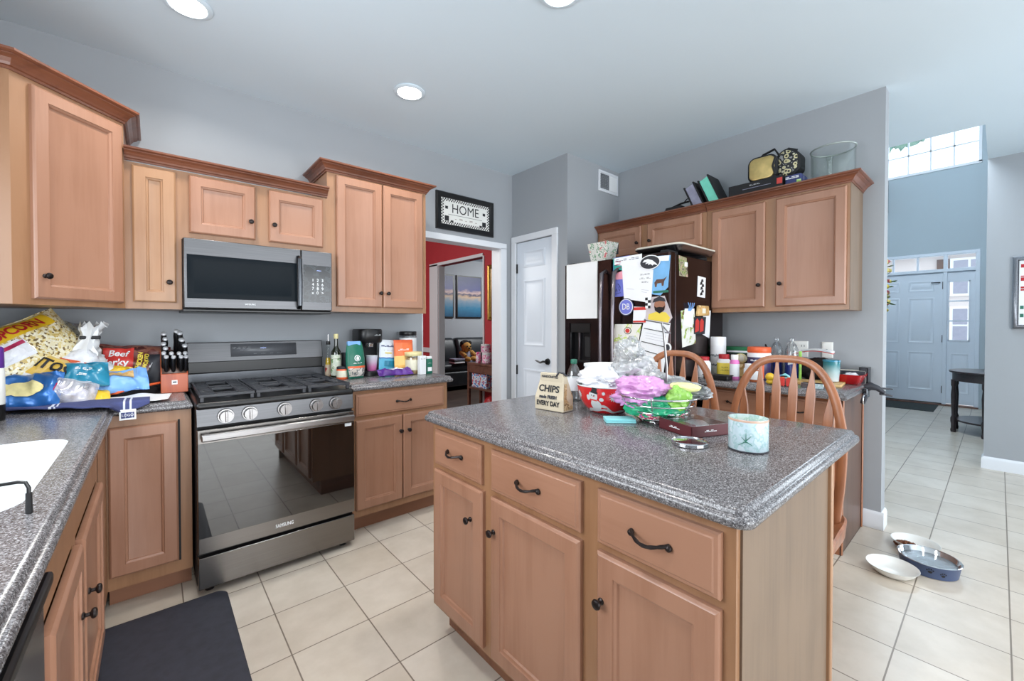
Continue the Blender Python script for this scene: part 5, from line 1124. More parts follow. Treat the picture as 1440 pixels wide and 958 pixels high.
# front faces local -y, folded roof on top
w, d, h = .076, .036, .088
mb = MB(); F0 = [(-w, -d, 0), (w, -d, 0), (w, d, 0), (-w, d, 0)]; F1 = [(-w*1.0, -d*1.02, h*.6), (w*1.0, -d*1.02, h*.6), (w*1.0, d*1.02, h*.6), (-w*1.0, d*1.02, h*.6)]
F2 = [(-w*.76, -.012, .155), (w*.78, -.012, .155), (w*.78, .012, .155), (-w*.76, .012, .155)]
mb.loops([F0, F1, F2]); obj('paper', mb, 'kraft', t, bev=.004, smooth=0)
obj('fold', MB().box(-w*.76, w*.78, -.02, .004, .122, .158), 'kraft', t, bev=.002)
mb = MB(); mb.poly([(w+.0012, -d*.9, .008), (w+.0012, d*.9, .008), (w+.0012, d*.9, .06), (w*.84, .012, .125), (w*.84, -.012, .125), (w+.0012, -d*.9, .06)]); obj('side_window', mb, 'bag_window', t, smooth=0, label='clear side showing chips')
obj('tie', MB().tube([(.03, -.02, .15), (.045, -.024, .165), (.062, -.018, .163), (.066, .0, .15)], .004, 6), 'charcoal', t, smooth=60)
def kf(x, y):
    if y < h*.6: return Vector((x, -d*1.02-.0015, y))
    q = (y-h*.6)/(.155-h*.6); return Vector((x, -d*1.02+(d*1.02-.012)*q-.002, y))
for s_, y_, sz, w_ in (('HANDCRAFTED', .113, .014, .088), ('CHIPS', .092, .038, .108), ('made FRESH', .058, .018, .092), ('EVERY DAY', .030, .027, .122)):
    if s_ == 'HANDCRAFTED': lettering(t, s_, sz, 'charcoal', lambda x, y: Vector((x-.005, -.0215-(.12-.113)*0, .143+y)), w_, .0006)
    else: lettering(t, s_, sz, 'ink' if s_ != 'made FRESH' else 'charcoal', (lambda yy: lambda x, y: kf(x-.004, yy+y))(y_), w_, .0012)
# snowman bowl
paint('snow_red', (206, 28, 34), .2, coat=.5, var=.03)
t = thing('snowman_bowl', 'big red bowl with a white snowman and snowflakes', 'bowl', (1.462, 1.082, Z))
OUT = [(.062, 0), (.074, .003), (.098, .027), (.115, .056), (.124, .087), (.128, .112)]
def rad(z):
    for (r0, z0), (r1, z1) in zip(OUT, OUT[1:]):
        if z <= z1: return r0+(r1-r0)*max(0, (z-z0))/(z1-z0)
    return OUT[-1][0]
obj('outside', MB().lathe(OUT, n=56, cap1=False), 'snow_red', t, smooth=60)
obj('inside', MB().lathe([(.128, .112), (.131, .115), (.128, .118), (.123, .112), (.111, .06), (.08, .018), (.02, .012)], n=56, cap0=False), 'white_gloss', t, smooth=60)
def bowlfn(a0, off=.0015): return lambda x, y: Vector(((rad(y)+off)*math.cos(a0+x/.135), (rad(y)+off)*math.sin(a0+x/.135), y))
mb = MB(); fn_ = bowlfn(0, .0012); n_ = 72
ids = [[mb.pt(fn_(.135*2*PI*k/n_, y*(.026+.013*math.sin(4*2*PI*k/n_)+.006*math.sin(9*2*PI*k/n_)) if y else .001)) for k in range(n_)] for y in (0, .5, 1)]
for a_, b_ in zip(ids, ids[1:]):
    for k in range(n_): mb.face((a_[k], a_[(k+1) % n_], b_[(k+1) % n_], b_[k]))
obj('snow_band', mb, 'white_gloss', t, smooth=60)
A0 = math.atan2(-1.082, -1.462)-.42; fn_ = bowlfn(A0)
mb = MB(); decal(mb, disc(0, .040, .028, .024, 22), fn_, 4); decal(mb, disc(-.008, .078, .021, .022, 20), fn_, 4); decal(mb, disc(.03, .066, .011, .008, 12), fn_, 3); decal(mb, disc(-.034, .072, .009, .012, 12), fn_, 3); obj('snowman', mb, 'white_gloss', t, smooth=60)
mb = MB(); f2 = bowlfn(A0, .0028); decal(mb, [(-.018, .094), (.012, .088), (.016, .094), (.010, .098), (.014, .112), (-.008, .116), (-.012, .102), (-.016, .10)], f2, 3); decal(mb, disc(-.013, .083, .0026), f2, 1); decal(mb, disc(-.002, .082, .0026), f2, 1); obj('hat_and_eyes', mb, 'ink', t, smooth=60)
mb = MB(); decal(mb, [(-.009, .077), (-.006, .080), (.008, .076)], f2, 1); decal(mb, [(-.026, .062), (.008, .058), (.010, .064), (-.024, .068)], f2, 3); obj('scarf_and_nose', mb, 'red_label', t, smooth=60)
mb = MB()
for a1, zz, s in ((A0+.62, .078, .021), (A0+.30, .092, .009), (A0+1.25, .08, .018), (A0-.7, .08, .018), (A0+1.9, .085, .016)):
    fs = bowlfn(a1, .0018)
    for k in range(6):
        a = PI*k/6
        for sg in (1, -1):
            u = Vector((math.cos(a), math.sin(a)))*sg; p = Vector((-u.y, u.x))
            decal(mb, [tuple(Vector((0, zz))+p*s*.09), tuple(Vector((0, zz))-p*s*.09), tuple(Vector((0, zz))+u*s*.62-p*s*.12), tuple(Vector((0, zz))+u*s), tuple(Vector((0, zz))+u*s*.62+p*s*.12)], fs, 2)
obj('snowflakes', mb, 'white_gloss', t, smooth=60)
paint('white_film', (224, 225, 230), .35, var=.03, scale=20); clear('cling_film', (226, 228, 230), .3, .2, dens=.34); clear('grey_film', (190, 194, 197), .3, .2, dens=.5)
t = thing('white_bag', 'white plastic bag bulging out of the snowman bowl', 'plastic bag', (1.455, 1.095, Z+.128)); mb = MB(); film(mb, (0, 0, 0), .096, 33, 1.0, 1.08, .62, .34, 72, 46, -.055); obj('film', mb, 'white_film', t, smooth=70)
t = thing('white_tub', 'white tub rim behind the white bag in the bowl', 'tub', (1.655, 1.235, Z)); obj('tub', MB().lathe([(.085, 0), (.09, .004), (.10, .165), (.104, .168), (.104, .178), (.099, .178), (.096, .16), (.085, .01)], n=36), 'white', t, smooth=50); obj('liner', MB().lathe([(.09, .14), (.02, .15)], n=30), 'tan_film', t)
# water bottle
t = thing('water_bottle', 'clear water bottle with green cap behind the chips bag', 'bottle', (1.55, 1.345, Z)); obj('bottle', MB().lathe([(.03, 0), (.033, .006), (.032, .02), (.033, .03), (.033, .12), (.026, .15), (.014, .175), (.012, .185)], n=24, cap1=False), 'clear_plastic', t, smooth=60); obj('label', MB().lathe([(.0333, .05), (.0335, .052), (.0335, .11), (.0333, .112)], n=24), 'dog_label', t, smooth=60); obj('cap', MB().lathe([(.015, .178), (.0155, .18), (.0155, .196), (.014, .199)], n=20), 'green_ink', t, smooth=40)
# wire basket with banana pole
t = thing('wire_basket', 'silver wire fruit basket with an upright pole, full of bags', 'basket', (1.462, .845, Z))
def br_(z): return .055+.088*(z/.098)**.55
mb = MB()
ctr = lambda r, z, n=48: [(r*math.cos(2*PI*k/n), r*math.sin(2*PI*k/n), z) for k in range(n)]
rim = obj('rim', MB().tube(ctr(.145, .10), .0036, 8, closed=True), 'chrome', t, smooth=60)
for z, r_ in ((.072, .0024), (.045, .0024), (.02, .0024), (.004, .003)): obj('ring', MB().tube(ctr(br_(z) if z > .01 else .060, z), r_, 6, closed=True), 'chrome', t, smooth=60)
for k in range(6):
    a = 2*PI*k/6+.35; obj('rib', MB().tube([((br_(z))*math.cos(a), br_(z)*math.sin(a), z+.002) for z in (.002, .015, .03, .05, .07, .085, .098)], .0028, 6), 'chrome', t, smooth=60)
px_, py_ = 0.06, .0
mb = MB(); mb.tube([(px_-.0, py_, .004), (px_, py_, .2), (px_-.012, py_+.008, .345), (px_-.016, py_+.012, .372)], [.0045, .0045, .0045, .004], 10); obj('pole', mb, 'steel_bright', t, smooth=60)
obj('base_plate', MB().lathe([(.068, .0), (.07, .002), (.068, .005)], n=30), 'chrome', t)
mb = MB(); mb.tube([(px_-.016, py_+.012, .365), (px_-.01, py_-.008, .34), (px_-.004, py_-.018, .332)], .003, 6); obj('hook', mb, 'steel_bright', t)
paint('pink_film', (208, 150, 204), .32, var=.12, scale=10, coat=.3); paint('green_film', (30, 158, 112), .3, var=.25, scale=12, coat=.4); paint('lime_film', (140, 192, 84), .35, var=.3, scale=18, coat=.3); paint('cream_film', (230, 226, 160), .5)
patches('candy_mix', [(0, (60, 160, 100)), (.38, (226, 110, 60)), (.45, (236, 220, 210)), (.52, (200, 60, 110)), (.6, (90, 110, 180)), (.66, (230, 190, 80))], 40, .35)
bx_, by_ = 1.462, .845
def lump(name, label, cat, loc, r, mat, seed, sx=1, sy=1, sz=1, amp=.3, sc=2.2, part='film', fl=None, n=72, m=46):
    t = thing(name, label, cat, loc); mb = MB(); film(mb, (0, 0, 0), r, seed, sx, sy, sz, amp, n, m, fl); obj(part, mb, mat, t, smooth=70); return t
lump('green_bag', 'shiny green candy bag in the bottom of the wire basket', 'candy bag', (bx_-.035, by_+.0, Z+.058), .075, 'green_film', 3, 1.1, 1.3, .62)
lump('candy_heap', 'mixed small candies showing through the basket wires', 'candy', (bx_-.01, by_-.01, Z+.036), .075, 'candy_mix', 8, 1.25, 1.25, .33)
lump('pink_bag', 'pink plastic bag bulging over the basket rim', 'plastic bag', (bx_-.045, by_+.05, Z+.112), .085, 'pink_film', 5, .95, 1.25, .66, .42)
lump('lime_wrapper', 'lime green wrapper at the near side of the basket', 'wrapper', (bx_-.02, by_-.092, Z+.095), .045, 'lime_film', 9, .8, .9, 1.0)
lump('cream_pack', 'cream coloured pack lying on the lime wrapper', 'pack', (bx_+.01, by_-.10, Z+.138), .042, 'cream_film', 12, .8, 1.3, .35, .12)
lump('grey_bag', 'dark grey film bag at the back of the basket', 'plastic bag', (bx_+.085, by_-.055, Z+.115), .07, 'grey_film', 14, 1.1, 1.35, .45)
lump('plastic_wrap_heap', 'big heap of crumpled clear plastic bags between bowl and basket', 'plastic bag', (1.54, 1.0, Z+.155), .10, 'cling_film', 21, .9, 1.25, .72, .42)
lump('clear_bag', 'clear plastic bag standing up behind the heap over the bowl', 'plastic bag', (1.58, 1.05, Z+.235), .068, 'cling_film', 27, .8, 1.1, 1.0, .42)
lump('clear_wrapper', 'low clear wrapper trailing off the heap behind the pole', 'plastic bag', (1.61, .90, Z+.125), .07, 'grey_film', 31, .9, 1.4, .42, .4)
t = thing('card_pile', 'small aqua card pile beside the bowl', 'cards', (1.335, .932, Z), -.75)
paint('aqua', (136, 206, 212), .5)
for k in range(2): obj('card', MB().box(-.055, .055, -.032+.004*k, .032+.004*k, .0005+k*.007, .0068+k*.007), 'aqua', t, bev=.001)
t, fn = bag('candy_wrapper', 'little red candy wrapper behind the maroon box', 'wrapper', (1.53, .70, Z+.012), (.5, -.8, 0), (.3, .2, .9), .045, .022, .014, 'red_label', 41, .003, 40)
# maroon chocolate box
paint('maroon_card', (86, 32, 38), .45, var=.05)
t = thing('chocolate_box', 'maroon chocolate box with clear lid', 'box', (1.40, .682, Z), -.78+PI/2*0)
U1 = Vector((1.398-1.303, .78-.638)); 
t.rotation_euler = (0, 0, -.37)
t.location = (1.408, .684, Z)
bw, bd, bh = .078, .078, .037
mb = MB(); mb.box(-bw, bw, -bd, bd, 0, .003)
for a in ((-bw, bw, -bd, -bd+.003), (-bw, bw, bd-.003, bd), (-bw, -bw+.003, -bd, bd), (bw-.003, bw, -bd, bd)): mb.box(*a, 0, bh)
obj('tray', mb, 'maroon_card', t, smooth=0); obj('clear_lid', MB().box(-bw+.002, bw-.002, -bd+.002, bd-.002, bh-.001, bh+.002), 'clear_plastic', t, smooth=0)
mb = MB(); blob(mb, (.02, .01, .018), .04, 2, .2, 2, 1.1, 1, .4, n=24, m=14); obj('napkin', mb, 'white', t); mb = MB(); blob(mb, (-.03, 0, .018), .03, 5, .2, 2, 1, 1.2, .45, n=24, m=14); obj('sweets', mb, 'berry', t)
lettering(t, '-=-=--', .016, 'white', planefn((0, -bd-.001, .019), (1, 0, 0), (0, 0, 1)), .05, .0005)
lettering(t, '-=-=--', .016, 'white', planefn((bw+.001, 0, .019), (0, 1, 0), (0, 0, 1)), .05, .0005); lettering(t, '-=-=--', .016, 'white', planefn((-bw-.001, 0, .019), (0, -1, 0), (0, 0, 1)), .05, .0005)
# candle lid and candle
t = thing('candle_cover', 'round silver candle lid lying on the island', 'lid', (1.24, .612, Z)); obj('plate', MB().lathe([(.049, 0), (.0525, .003), (.0525, .011), (.0505, .0125), (.049, .009), (.045, .0075), (.0, .0075)], n=48), 'chrome', t, smooth=40); obj('gasket', MB().lathe([(.0528, .005), (.0534, .007), (.0528, .009)], n=48, cap0=False, cap1=False), 'clear_plastic', t)
paint('copper_band', (206, 170, 150), .3); patches('candle_print', [(0, (172, 196, 204)), (.45, (192, 210, 218)), (.55, (158, 192, 194)), (.62, (200, 215, 222))], 48, .25, coat=.6, interp='LINEAR')
t = thing('candle', 'large aqua marbled jar candle near the island corner', 'candle', (1.325, .478, Z)); obj('jar', MB().lathe([(.050, 0), (.0525, .003), (.0525, .088), (.0515, .094), (.0495, .094), (.0495, .074)], n=48, cap1=False), 'candle_print', t, smooth=50); obj('wax', MB().lathe([(.0495, .072), (.0, .070)], n=40, cap0=False), 'cap_cream', t, smooth=50); obj('base', MB().lathe([(.0515, .0), (.0532, .002), (.0532, .004), (.0525, .005)], n=48), 'charcoal', t)
for dx, dy in ((.015, .01), (-.016, .006), (0, -.018)): obj('wick', MB().cyl((dx, dy, .07), (dx, dy, .082), .0012, n=6), 'ink', t)
obj('rim_band', MB().lathe([(.0526, .087), (.0529, .0885), (.0529, .092), (.0526, .0935)], n=48, cap0=False, cap1=False), 'copper_band', t, smooth=60)
mb = MB(); fn_ = around(.0525, 0, .0525, 1, math.atan2(-.478, -1.325)-.1, .001)
for a, b_ in (((0, .03), (0, .058)), ((0, .034), (-.02, .02)), ((0, .034), (.016, .024)), ((0, .034), (-.012, .045)), ((0, .036), (.013, .05))): mb.tube([fn_(a[0]+(b_[0]-a[0])*q, a[1]+(b_[1]-a[1])*q) for q in (0, .5, 1)], [.0012, .0009, .0004], 5)
obj('twig_print', mb, 'green_ink', t)
# ------------------------------------------------------------------ fridge front and side: papers and magnets (thin real sheets)
def flat(name, label, cat, pts, mat, X=FR-.002, th=.0012, group=None, axis='x', part='sheet'):
    cy_ = sum(p[0] for p in pts)/len(pts); cz = min(p[1] for p in pts)
    t = thing(name, label, cat, (X, cy_, cz) if axis == 'x' else (cy_, X, cz), 0, group); mb = MB(); mb.prism(pts, X-th, X, axis); obj(part, mb, mat, t, world=True, smooth=0); return t
def quad(y0, z0, y1, z1): return [(y0, z0), (y1, z0), (y1, z1), (y0, z1)]
def fl_text(t, s, size, mat, y, z, X, width=None): return lettering(t, s, size, mat, planefn(Vector((X, y, z))-rootloc(t), (0, -1, 0), (0, 0, 1)), width)
def strokes(t, segs, mat, X, name='drawing', r=.0022):
    mb = MB()
    for s in segs: mb.tube([(X, y, z) for y, z in s], r, 5, flat=.5)
    return obj(name, mb, mat, t, world=True)
X0 = FR-.0012
t = flat('magnetic_board', 'blank white board on the freezer door', 'whiteboard', quad(1.978, 1.352, 2.284, 1.786), 'white', th=.006)
obj('border', MB().panel((FR-.008, 2.284, 1.352), (0, -1, 0), (0, 0, 1), NX, .306, .434, [(0, -.002), (0, .001), (.004, .001), (.0045, -.001)]), 'ceramic_white', t, world=True)
paint('paper_white', (236, 238, 242), .7, var=.02); paint('paper_cream', (232, 228, 214), .7, var=.03); paint('paper_blue', (120, 178, 226), .7, var=.12, scale=12); paint('paper_purple', (112, 120, 206), .7, var=.06, scale=10); paint('paper_pink', (238, 160, 176), .7); paint('paper_teal', (44, 150, 140), .7, var=.2, scale=20); paint('skin', (158, 108, 84), .6); paint('photo_bg', (196, 186, 190), .6, var=.12, scale=10); paint('navy', (44, 50, 84), .5)
patches('floral_paper', [(0, (232, 230, 224)), (.53, (232, 230, 222)), (.56, (190, 210, 110)), (.61, (228, 226, 210)), (.66, (206, 190, 160))], 14, .7)
L1, L2, L3, L4 = FR-.0014, FR-.0032, FR-.0050, FR-.0070
t = flat('drawing', 'teal pink and purple child drawing on the fridge door', 'drawing', [(1.837, 1.789), (1.70, 1.793), (1.70, 1.508), (1.837, 1.505)], 'paper_purple', L1)
for nm, p, mt in (('teal_part', [(1.837, 1.786), (1.752, 1.789), (1.752, 1.69), (1.832, 1.672)], 'paper_teal'), ('pink_part', [(1.833, 1.63), (1.75, 1.63), (1.75, 1.69), (1.79, 1.70)], 'paper_pink')):
    mb = MB(); mb.prism(p, L1-.002, L1-.0011, 'x'); obj(nm, mb, mt, t, world=True, smooth=0)
strokes(t, [[(1.80, 1.60), (1.775, 1.58), (1.79, 1.57)], [(1.79, 1.60), (1.77, 1.565)], [(1.815, 1.545), (1.81, 1.565), (1.80, 1.545)], [(1.79, 1.565), (1.78, 1.545), (1.775, 1.565)], [(1.82, 1.525), (1.77, 1.535)]], 'navy', L1-.002)
strokes(t, [[(1.815, 1.76), (1.77, 1.755)], [(1.815, 1.735), (1.775, 1.74)], [(1.81, 1.71), (1.77, 1.715)]], 'berry', L1-.0025, 'red_marks', .005)
t = flat('banner', 'white paper banner with blue writing at the top of the fridge door', 'paper', [(1.826, 1.785), (1.60, 1.792), (1.60, 1.70), (1.826, 1.738)], 'paper_white', L2); fl_text(t, '=--= -==', .04, 'navy', 1.72, 1.765, L2-.0016, .19)
t = flat('drawing', 'blue child drawing of a brown animal on the fridge door', 'drawing', [(1.52, 1.762), (1.392, 1.755), (1.408, 1.55), (1.462, 1.497), (1.527, 1.51)], 'paper_blue', L1)
mb = MB(); mb.prism([(1.506, 1.585), (1.49, 1.605), (1.44, 1.605), (1.415, 1.62), (1.435, 1.59), (1.44, 1.56), (1.452, 1.56), (1.455, 1.58), (1.485, 1.578), (1.49, 1.555), (1.50, 1.555)], L1-.0022, L1-.0013, 'x'); obj('animal', mb, 'cart_wood', t, world=True, smooth=0)
mb = MB(); mb.prism(quad(1.405, 1.515, 1.515, 1.53), L1-.0022, L1-.0013, 'x'); obj('ground_stripe', mb, 'green_ink', t, world=True, smooth=0); mb = MB(); mb.prism([(1.515, 1.76), (1.40, 1.755), (1.403, 1.72), (1.515, 1.73)], L1-.0022, L1-.0013, 'x'); obj('sky_stripe', mb, 'paper_white', t, world=True, smooth=0)
t = flat('letter', 'white typed letter in the middle of the fridge door', 'paper', [(1.762, 1.744), (1.512, 1.672), (1.528, 1.45), (1.742, 1.49)], 'paper_white', L3)
fl_text(t, '=-==\n-=- =-\n==-', .026, 'charcoal', 1.575, 1.62, L3-.0016, .085)
strokes(t, [[(1.60, 1.545), (1.545, 1.535)], [(1.60, 1.53), (1.56, 1.522)], [(1.72, 1.56), (1.66, 1.55)]], 'cloth_grey', L3-.0016, 'lines', .0015)
t = flat('team_magnet', 'dark oval magnet with a white eagle head', 'magnet', disc(1.537, 1.724, .077, .049, 32), 'white', L4, .003); mb = MB(); mb.prism(disc(1.537, 1.724, .071, .043, 32), L4-.0042, L4-.0029, 'x'); obj('field', mb, 'charcoal', t, world=True, smooth=0)
mb = MB(); mb.prism([(1.578, 1.742), (1.55, 1.748), (1.515, 1.735), (1.488, 1.712), (1.478, 1.698), (1.505, 1.708), (1.515, 1.70), (1.53, 1.712), (1.548, 1.706), (1.545, 1.718), (1.57, 1.715), (1.558, 1.728), (1.59, 1.728)], L4-.0056, L4-.0041, 'x'); obj('eagle', mb, 'white', t, world=True, smooth=0)
t = flat('round_magnet', 'round blue magnet with linked white letters', 'magnet', disc(1.722, 1.43, .062, .062, 32), 'navy', L4, .003); mb = MB(); mb.prism(disc(1.722, 1.43, .056, .056, 32), L4-.004, L4-.0029, 'x'); obj('ring', mb, 'white', t, world=True, smooth=0); mb = MB(); mb.prism(disc(1.722, 1.43, .051, .051, 32), L4-.005, L4-.0039, 'x'); obj('field', mb, 'paper_purple', t, world=True, smooth=0); fl_text(t, 'DB', .062, 'white', 1.722, 1.43, L4-.0055, .06); fl_text(t, 'o', .03, 'yellow_film', 1.722, 1.428, L4-.0059)
t = flat('photo_card', 'red and white card on the fridge door beside the round magnet', 'card', [(1.663, 1.43), (1.56, 1.424), (1.568, 1.317), (1.669, 1.318)], 'paper_white', L2); mb = MB(); mb.prism(quad(1.562, 1.405, 1.664, 1.425), L2-.0022, L2-.0011, 'x'); mb.prism(quad(1.568, 1.32, 1.667, 1.332), L2-.0022, L2-.0011, 'x'); obj('red_bands', mb, 'red_label', t, world=True, smooth=0)
t = flat('portrait_photo', 'cut-out photo of a bearded man in a hat on the fridge door', 'photo', [(1.564, 1.42), (1.52, 1.49), (1.43, 1.494), (1.40, 1.42), (1.375, 1.35), (1.403, 1.312), (1.569, 1.337)], 'photo_bg', L3)
for nm, p, mt, k in (('shirt', [(1.55, 1.34), (1.545, 1.375), (1.49, 1.39), (1.42, 1.385), (1.39, 1.35), (1.405, 1.318)], 'yellow_ink', .0012), ('face', disc(1.464, 1.43, .040, .048, 24), 'skin', .0024), ('beard', [(1.503, 1.43), (1.498, 1.40), (1.464, 1.378), (1.43, 1.40), (1.426, 1.43), (1.44, 1.418), (1.464, 1.422), (1.488, 1.418)], 'plush_dark', .0034), ('hat', [(1.515, 1.452), (1.505, 1.476), (1.464, 1.492), (1.43, 1.478), (1.42, 1.455), (1.464, 1.462)], 'charcoal', .0034)):
    mb = MB(); mb.prism(p, L3-k-.0012, L3-k, 'x'); obj(nm, mb, mt, t, world=True, smooth=0)
t = flat('photo_squares', 'strip of black and white square magnets over the photo', 'magnet', quad(1.53, 1.415, 1.57, 1.49), 'white', L4, .002); mb = MB()
for a, b_ in ((1.53, 1.452), (1.551, 1.47), (1.551, 1.433), (1.53, 1.415)): mb.prism(quad(a, b_, a+.019, b_+.018), L4-.0032, L4-.0019, 'x')
obj('black_squares', mb, 'ink', t, world=True, smooth=0)
t = flat('planner_sheet', 'white form with black heading bars low on the fridge door', 'paper', [(1.58, 1.343), (1.389, 1.313), (1.417, 1.14), (1.446, .91), (1.60, .97), (1.625, 1.15)], 'paper_white', L2)
strokes(t, [[(1.575, 1.335), (1.395, 1.305)], [(1.58, 1.28), (1.40, 1.25)], [(1.60, 1.19), (1.41, 1.155)], [(1.61, 1.135), (1.47, 1.105)]], 'ink', L2-.0014, 'heading_bars', .005)
strokes(t, [[(1.57, 1.25-k*.018), (1.42, 1.225-k*.018)] for k in range(3)], 'cloth_grey', L2-.0014, 'form_lines', .0014)
t = flat('floral_sheet', 'cream floral sheet lower left on the fridge door', 'paper', [(1.817, 1.308), (1.60, 1.308), (1.64, 1.09), (1.66, .96), (1.84, .95), (1.855, 1.06)], 'floral_paper', L3)
for d_, mt, r_ in ((0, 'ink', .030), (.001, 'paper_cream', .025), (.002, 'red_label', .018)):
    mb = MB(); mb.prism(disc(1.71, 1.262, r_, r_*.85, 18), L3-.0024-d_, L3-.0011-d_, 'x'); obj('crest', mb, mt, t, world=True, smooth=0)
t = flat('ring_magnet', 'small white ring magnet with dark centre at the fridge door edge', 'magnet', disc(1.405, 1.155, .025, .03, 24), 'white', L4, .006); mb = MB(); mb.prism(disc(1.405, 1.155, .017, .022, 20), L4-.0072, L4-.0058, 'x'); obj('centre', mb, 'charcoal', t, world=True, smooth=0)
t = flat('ribbon', 'purple ribbon magnet on the lower form', 'magnet', [(1.605, 1.10), (1.575, 1.105), (1.565, 1.09), (1.59, 1.085), (1.597, 1.055), (1.61, 1.06)], 'purple', L3, .004); obj('knot', (lambda m: m.ball((L3-.005, 1.597, 1.09), .006, 8, 6))(MB()), 'purple', t, world=True)
# side of the fridge (normal -Y)
S1, S2, S3 = 1.3968, 1.394, 1.391
def sideflat(name, label, cat, pts, mat, y=S1, th=.0014): return flat(name, label, cat, pts, mat, y, th, axis='y')
patches('photo_strip', [(0, (90, 84, 70)), (.42, (170, 160, 140)), (.5, (110, 140, 60)), (.57, (196, 160, 150))], 30, .5)
t = sideflat('photo_strip', 'narrow photo strip high on the fridge side', 'photo', [(2.672, 1.631), (2.789, 1.630), (2.768, 1.76), (2.661, 1.767)], 'photo_strip'); mb = MB(); mb.prism(quad(2.74, 1.70, 2.78, 1.73), S1-.003, S1-.0013, 'y'); obj('sticky_note', mb, 'paper_white', t, world=True, smooth=0)
t = sideflat('ink_print', 'white card with black ink figure on the fridge side', 'card', [(2.926, 1.504), (3.047, 1.499), (3.056, 1.645), (2.935, 1.651)], 'paper_white'); mb = MB()
for k, (x, z) in enumerate(((3.0, 1.62), (2.985, 1.60), (3.01, 1.585), (2.99, 1.565), (3.005, 1.545), (2.985, 1.525))): mb.prism([(x-.02, z-.012), (x+.02, z-.006), (x+.012, z+.012), (x-.012, z+.009)], S1-.0026, S1-.0013, 'y')
obj('ink', mb, 'ink', t, world=True, smooth=0)
patches('garden_print', [(0, (226, 226, 220)), (.5, (214, 216, 208)), (.56, (150, 180, 70)), (.62, (110, 70, 60)), (.7, (230, 230, 226))], 18, .6)
t = sideflat('recipe_sheet', 'printed sheet with green pictures on the fridge side', 'paper', [(2.716, 1.149), (2.909, 1.172), (2.885, 1.418), (2.693, 1.398)], 'garden_print')
t = sideflat('note', 'pale blue ruled note clipped over the printed sheet', 'note', [(2.724, 1.303), (2.855, 1.283), (2.874, 1.417), (2.742, 1.414)], 'paper_white', S2); mb = MB()
for k in range(4): mb.tube([(2.79+.01*k, S2-.002, 1.40), (2.785+.02*k, S2-.012, 1.43), (2.77+.03*k, S2-.01, 1.455)], .003, 5)
obj('ribbon', mb, 'light_blue_film', t, world=True)
t = sideflat('postcard', 'postcard with red figures on the fridge side', 'postcard', [(2.876, 1.238), (3.039, 1.236), (3.06, 1.36), (2.875, 1.358)], 'charcoal', S2); mb = MB()
for x in (2.92, 2.99): mb.prism([(x-.03, 1.25), (x+.025, 1.26), (x+.03, 1.33), (x, 1.35), (x-.025, 1.33)], S2-.003, S2-.0013, 'y')
obj('figures', mb, 'red_label', t, world=True, smooth=0)
t = sideflat('wall_leaflet', 'white leaflet curling off the fridge side near the cabinet', 'leaflet', [(3.006, 1.236), (3.12, 1.203), (3.14, 1.409), (3.026, 1.406)], 'paper_white')
t = thing('magnet_basket', 'small tan basket magnet on the fridge side', 'basket', (2.97, 1.375, 1.36)); mb = MB(); mb.prism([(2.885, 1.365), (3.06, 1.37), (3.045, 1.44), (2.90, 1.44)], 1.365, S3-.002, 'y'); obj('weave', mb, 'tan_film', t, world=True, bev=.006); mb = MB(); mb.prism(quad(2.94, 1.385, 2.99, 1.42), 1.3635, 1.365, 'y'); obj('label', mb, 'paper_cream', t, world=True, smooth=0)
# on top of the fridge
patches('floral_tin', [(0, (206, 206, 200)), (.46, (214, 214, 210)), (.52, (110, 150, 120)), (.58, (220, 218, 214)), (.64, (190, 110, 110))], 26, .5)
t = thing('floral_box', 'flared floral gift box on top of the freezer side', 'box', (2.64, 2.0, 1.786)); mb = MB(); mb.loops([[(x, y, z) for x, y in ((-.05*s, -.07*s), (.05*s, -.07*s), (.05*s, .07*s), (-.05*s, .07*s))] for s, z in ((1, 0), (1.35, .145))], True, False); obj('sides', mb, 'floral_tin', t, solid=.003, smooth=0)
obj('tissue', MB().box(-.055, .055, -.078, .078, .118, .124), 'paper_white', t, smooth=0); obj('back_panel', MB().box(.066, .069, -.095, .095, .06, .15), 'charcoal', t, smooth=0)
t = thing('baking_tray', 'silver rimmed baking tray lying on top of the fridge', 'tray', (2.92, 1.52, 1.8)); mb = MB(); P = rrect(2.62, 3.16, 1.36, 1.72, .05, 5)
mb.loops([[(x, y, z) for x, y in inset(P, d)] for d, z in ((.03, 1.803), (.012, 1.822), (0, 1.830), (-.004, 1.834), (0, 1.838), (.006, 1.834), (.034, 1.808))]); obj('pan', mb, 'stainless_y', t, world=True, smooth=50); mb = MB(); mb.loops([[(x, y, z) for x, y in inset(P, d)] for d, z in ((.0, 1.839), (-.004, 1.845), (.004, 1.850), (.03, 1.842))]); obj('second_pan', mb, 'paper_cream', t, world=True, smooth=50)
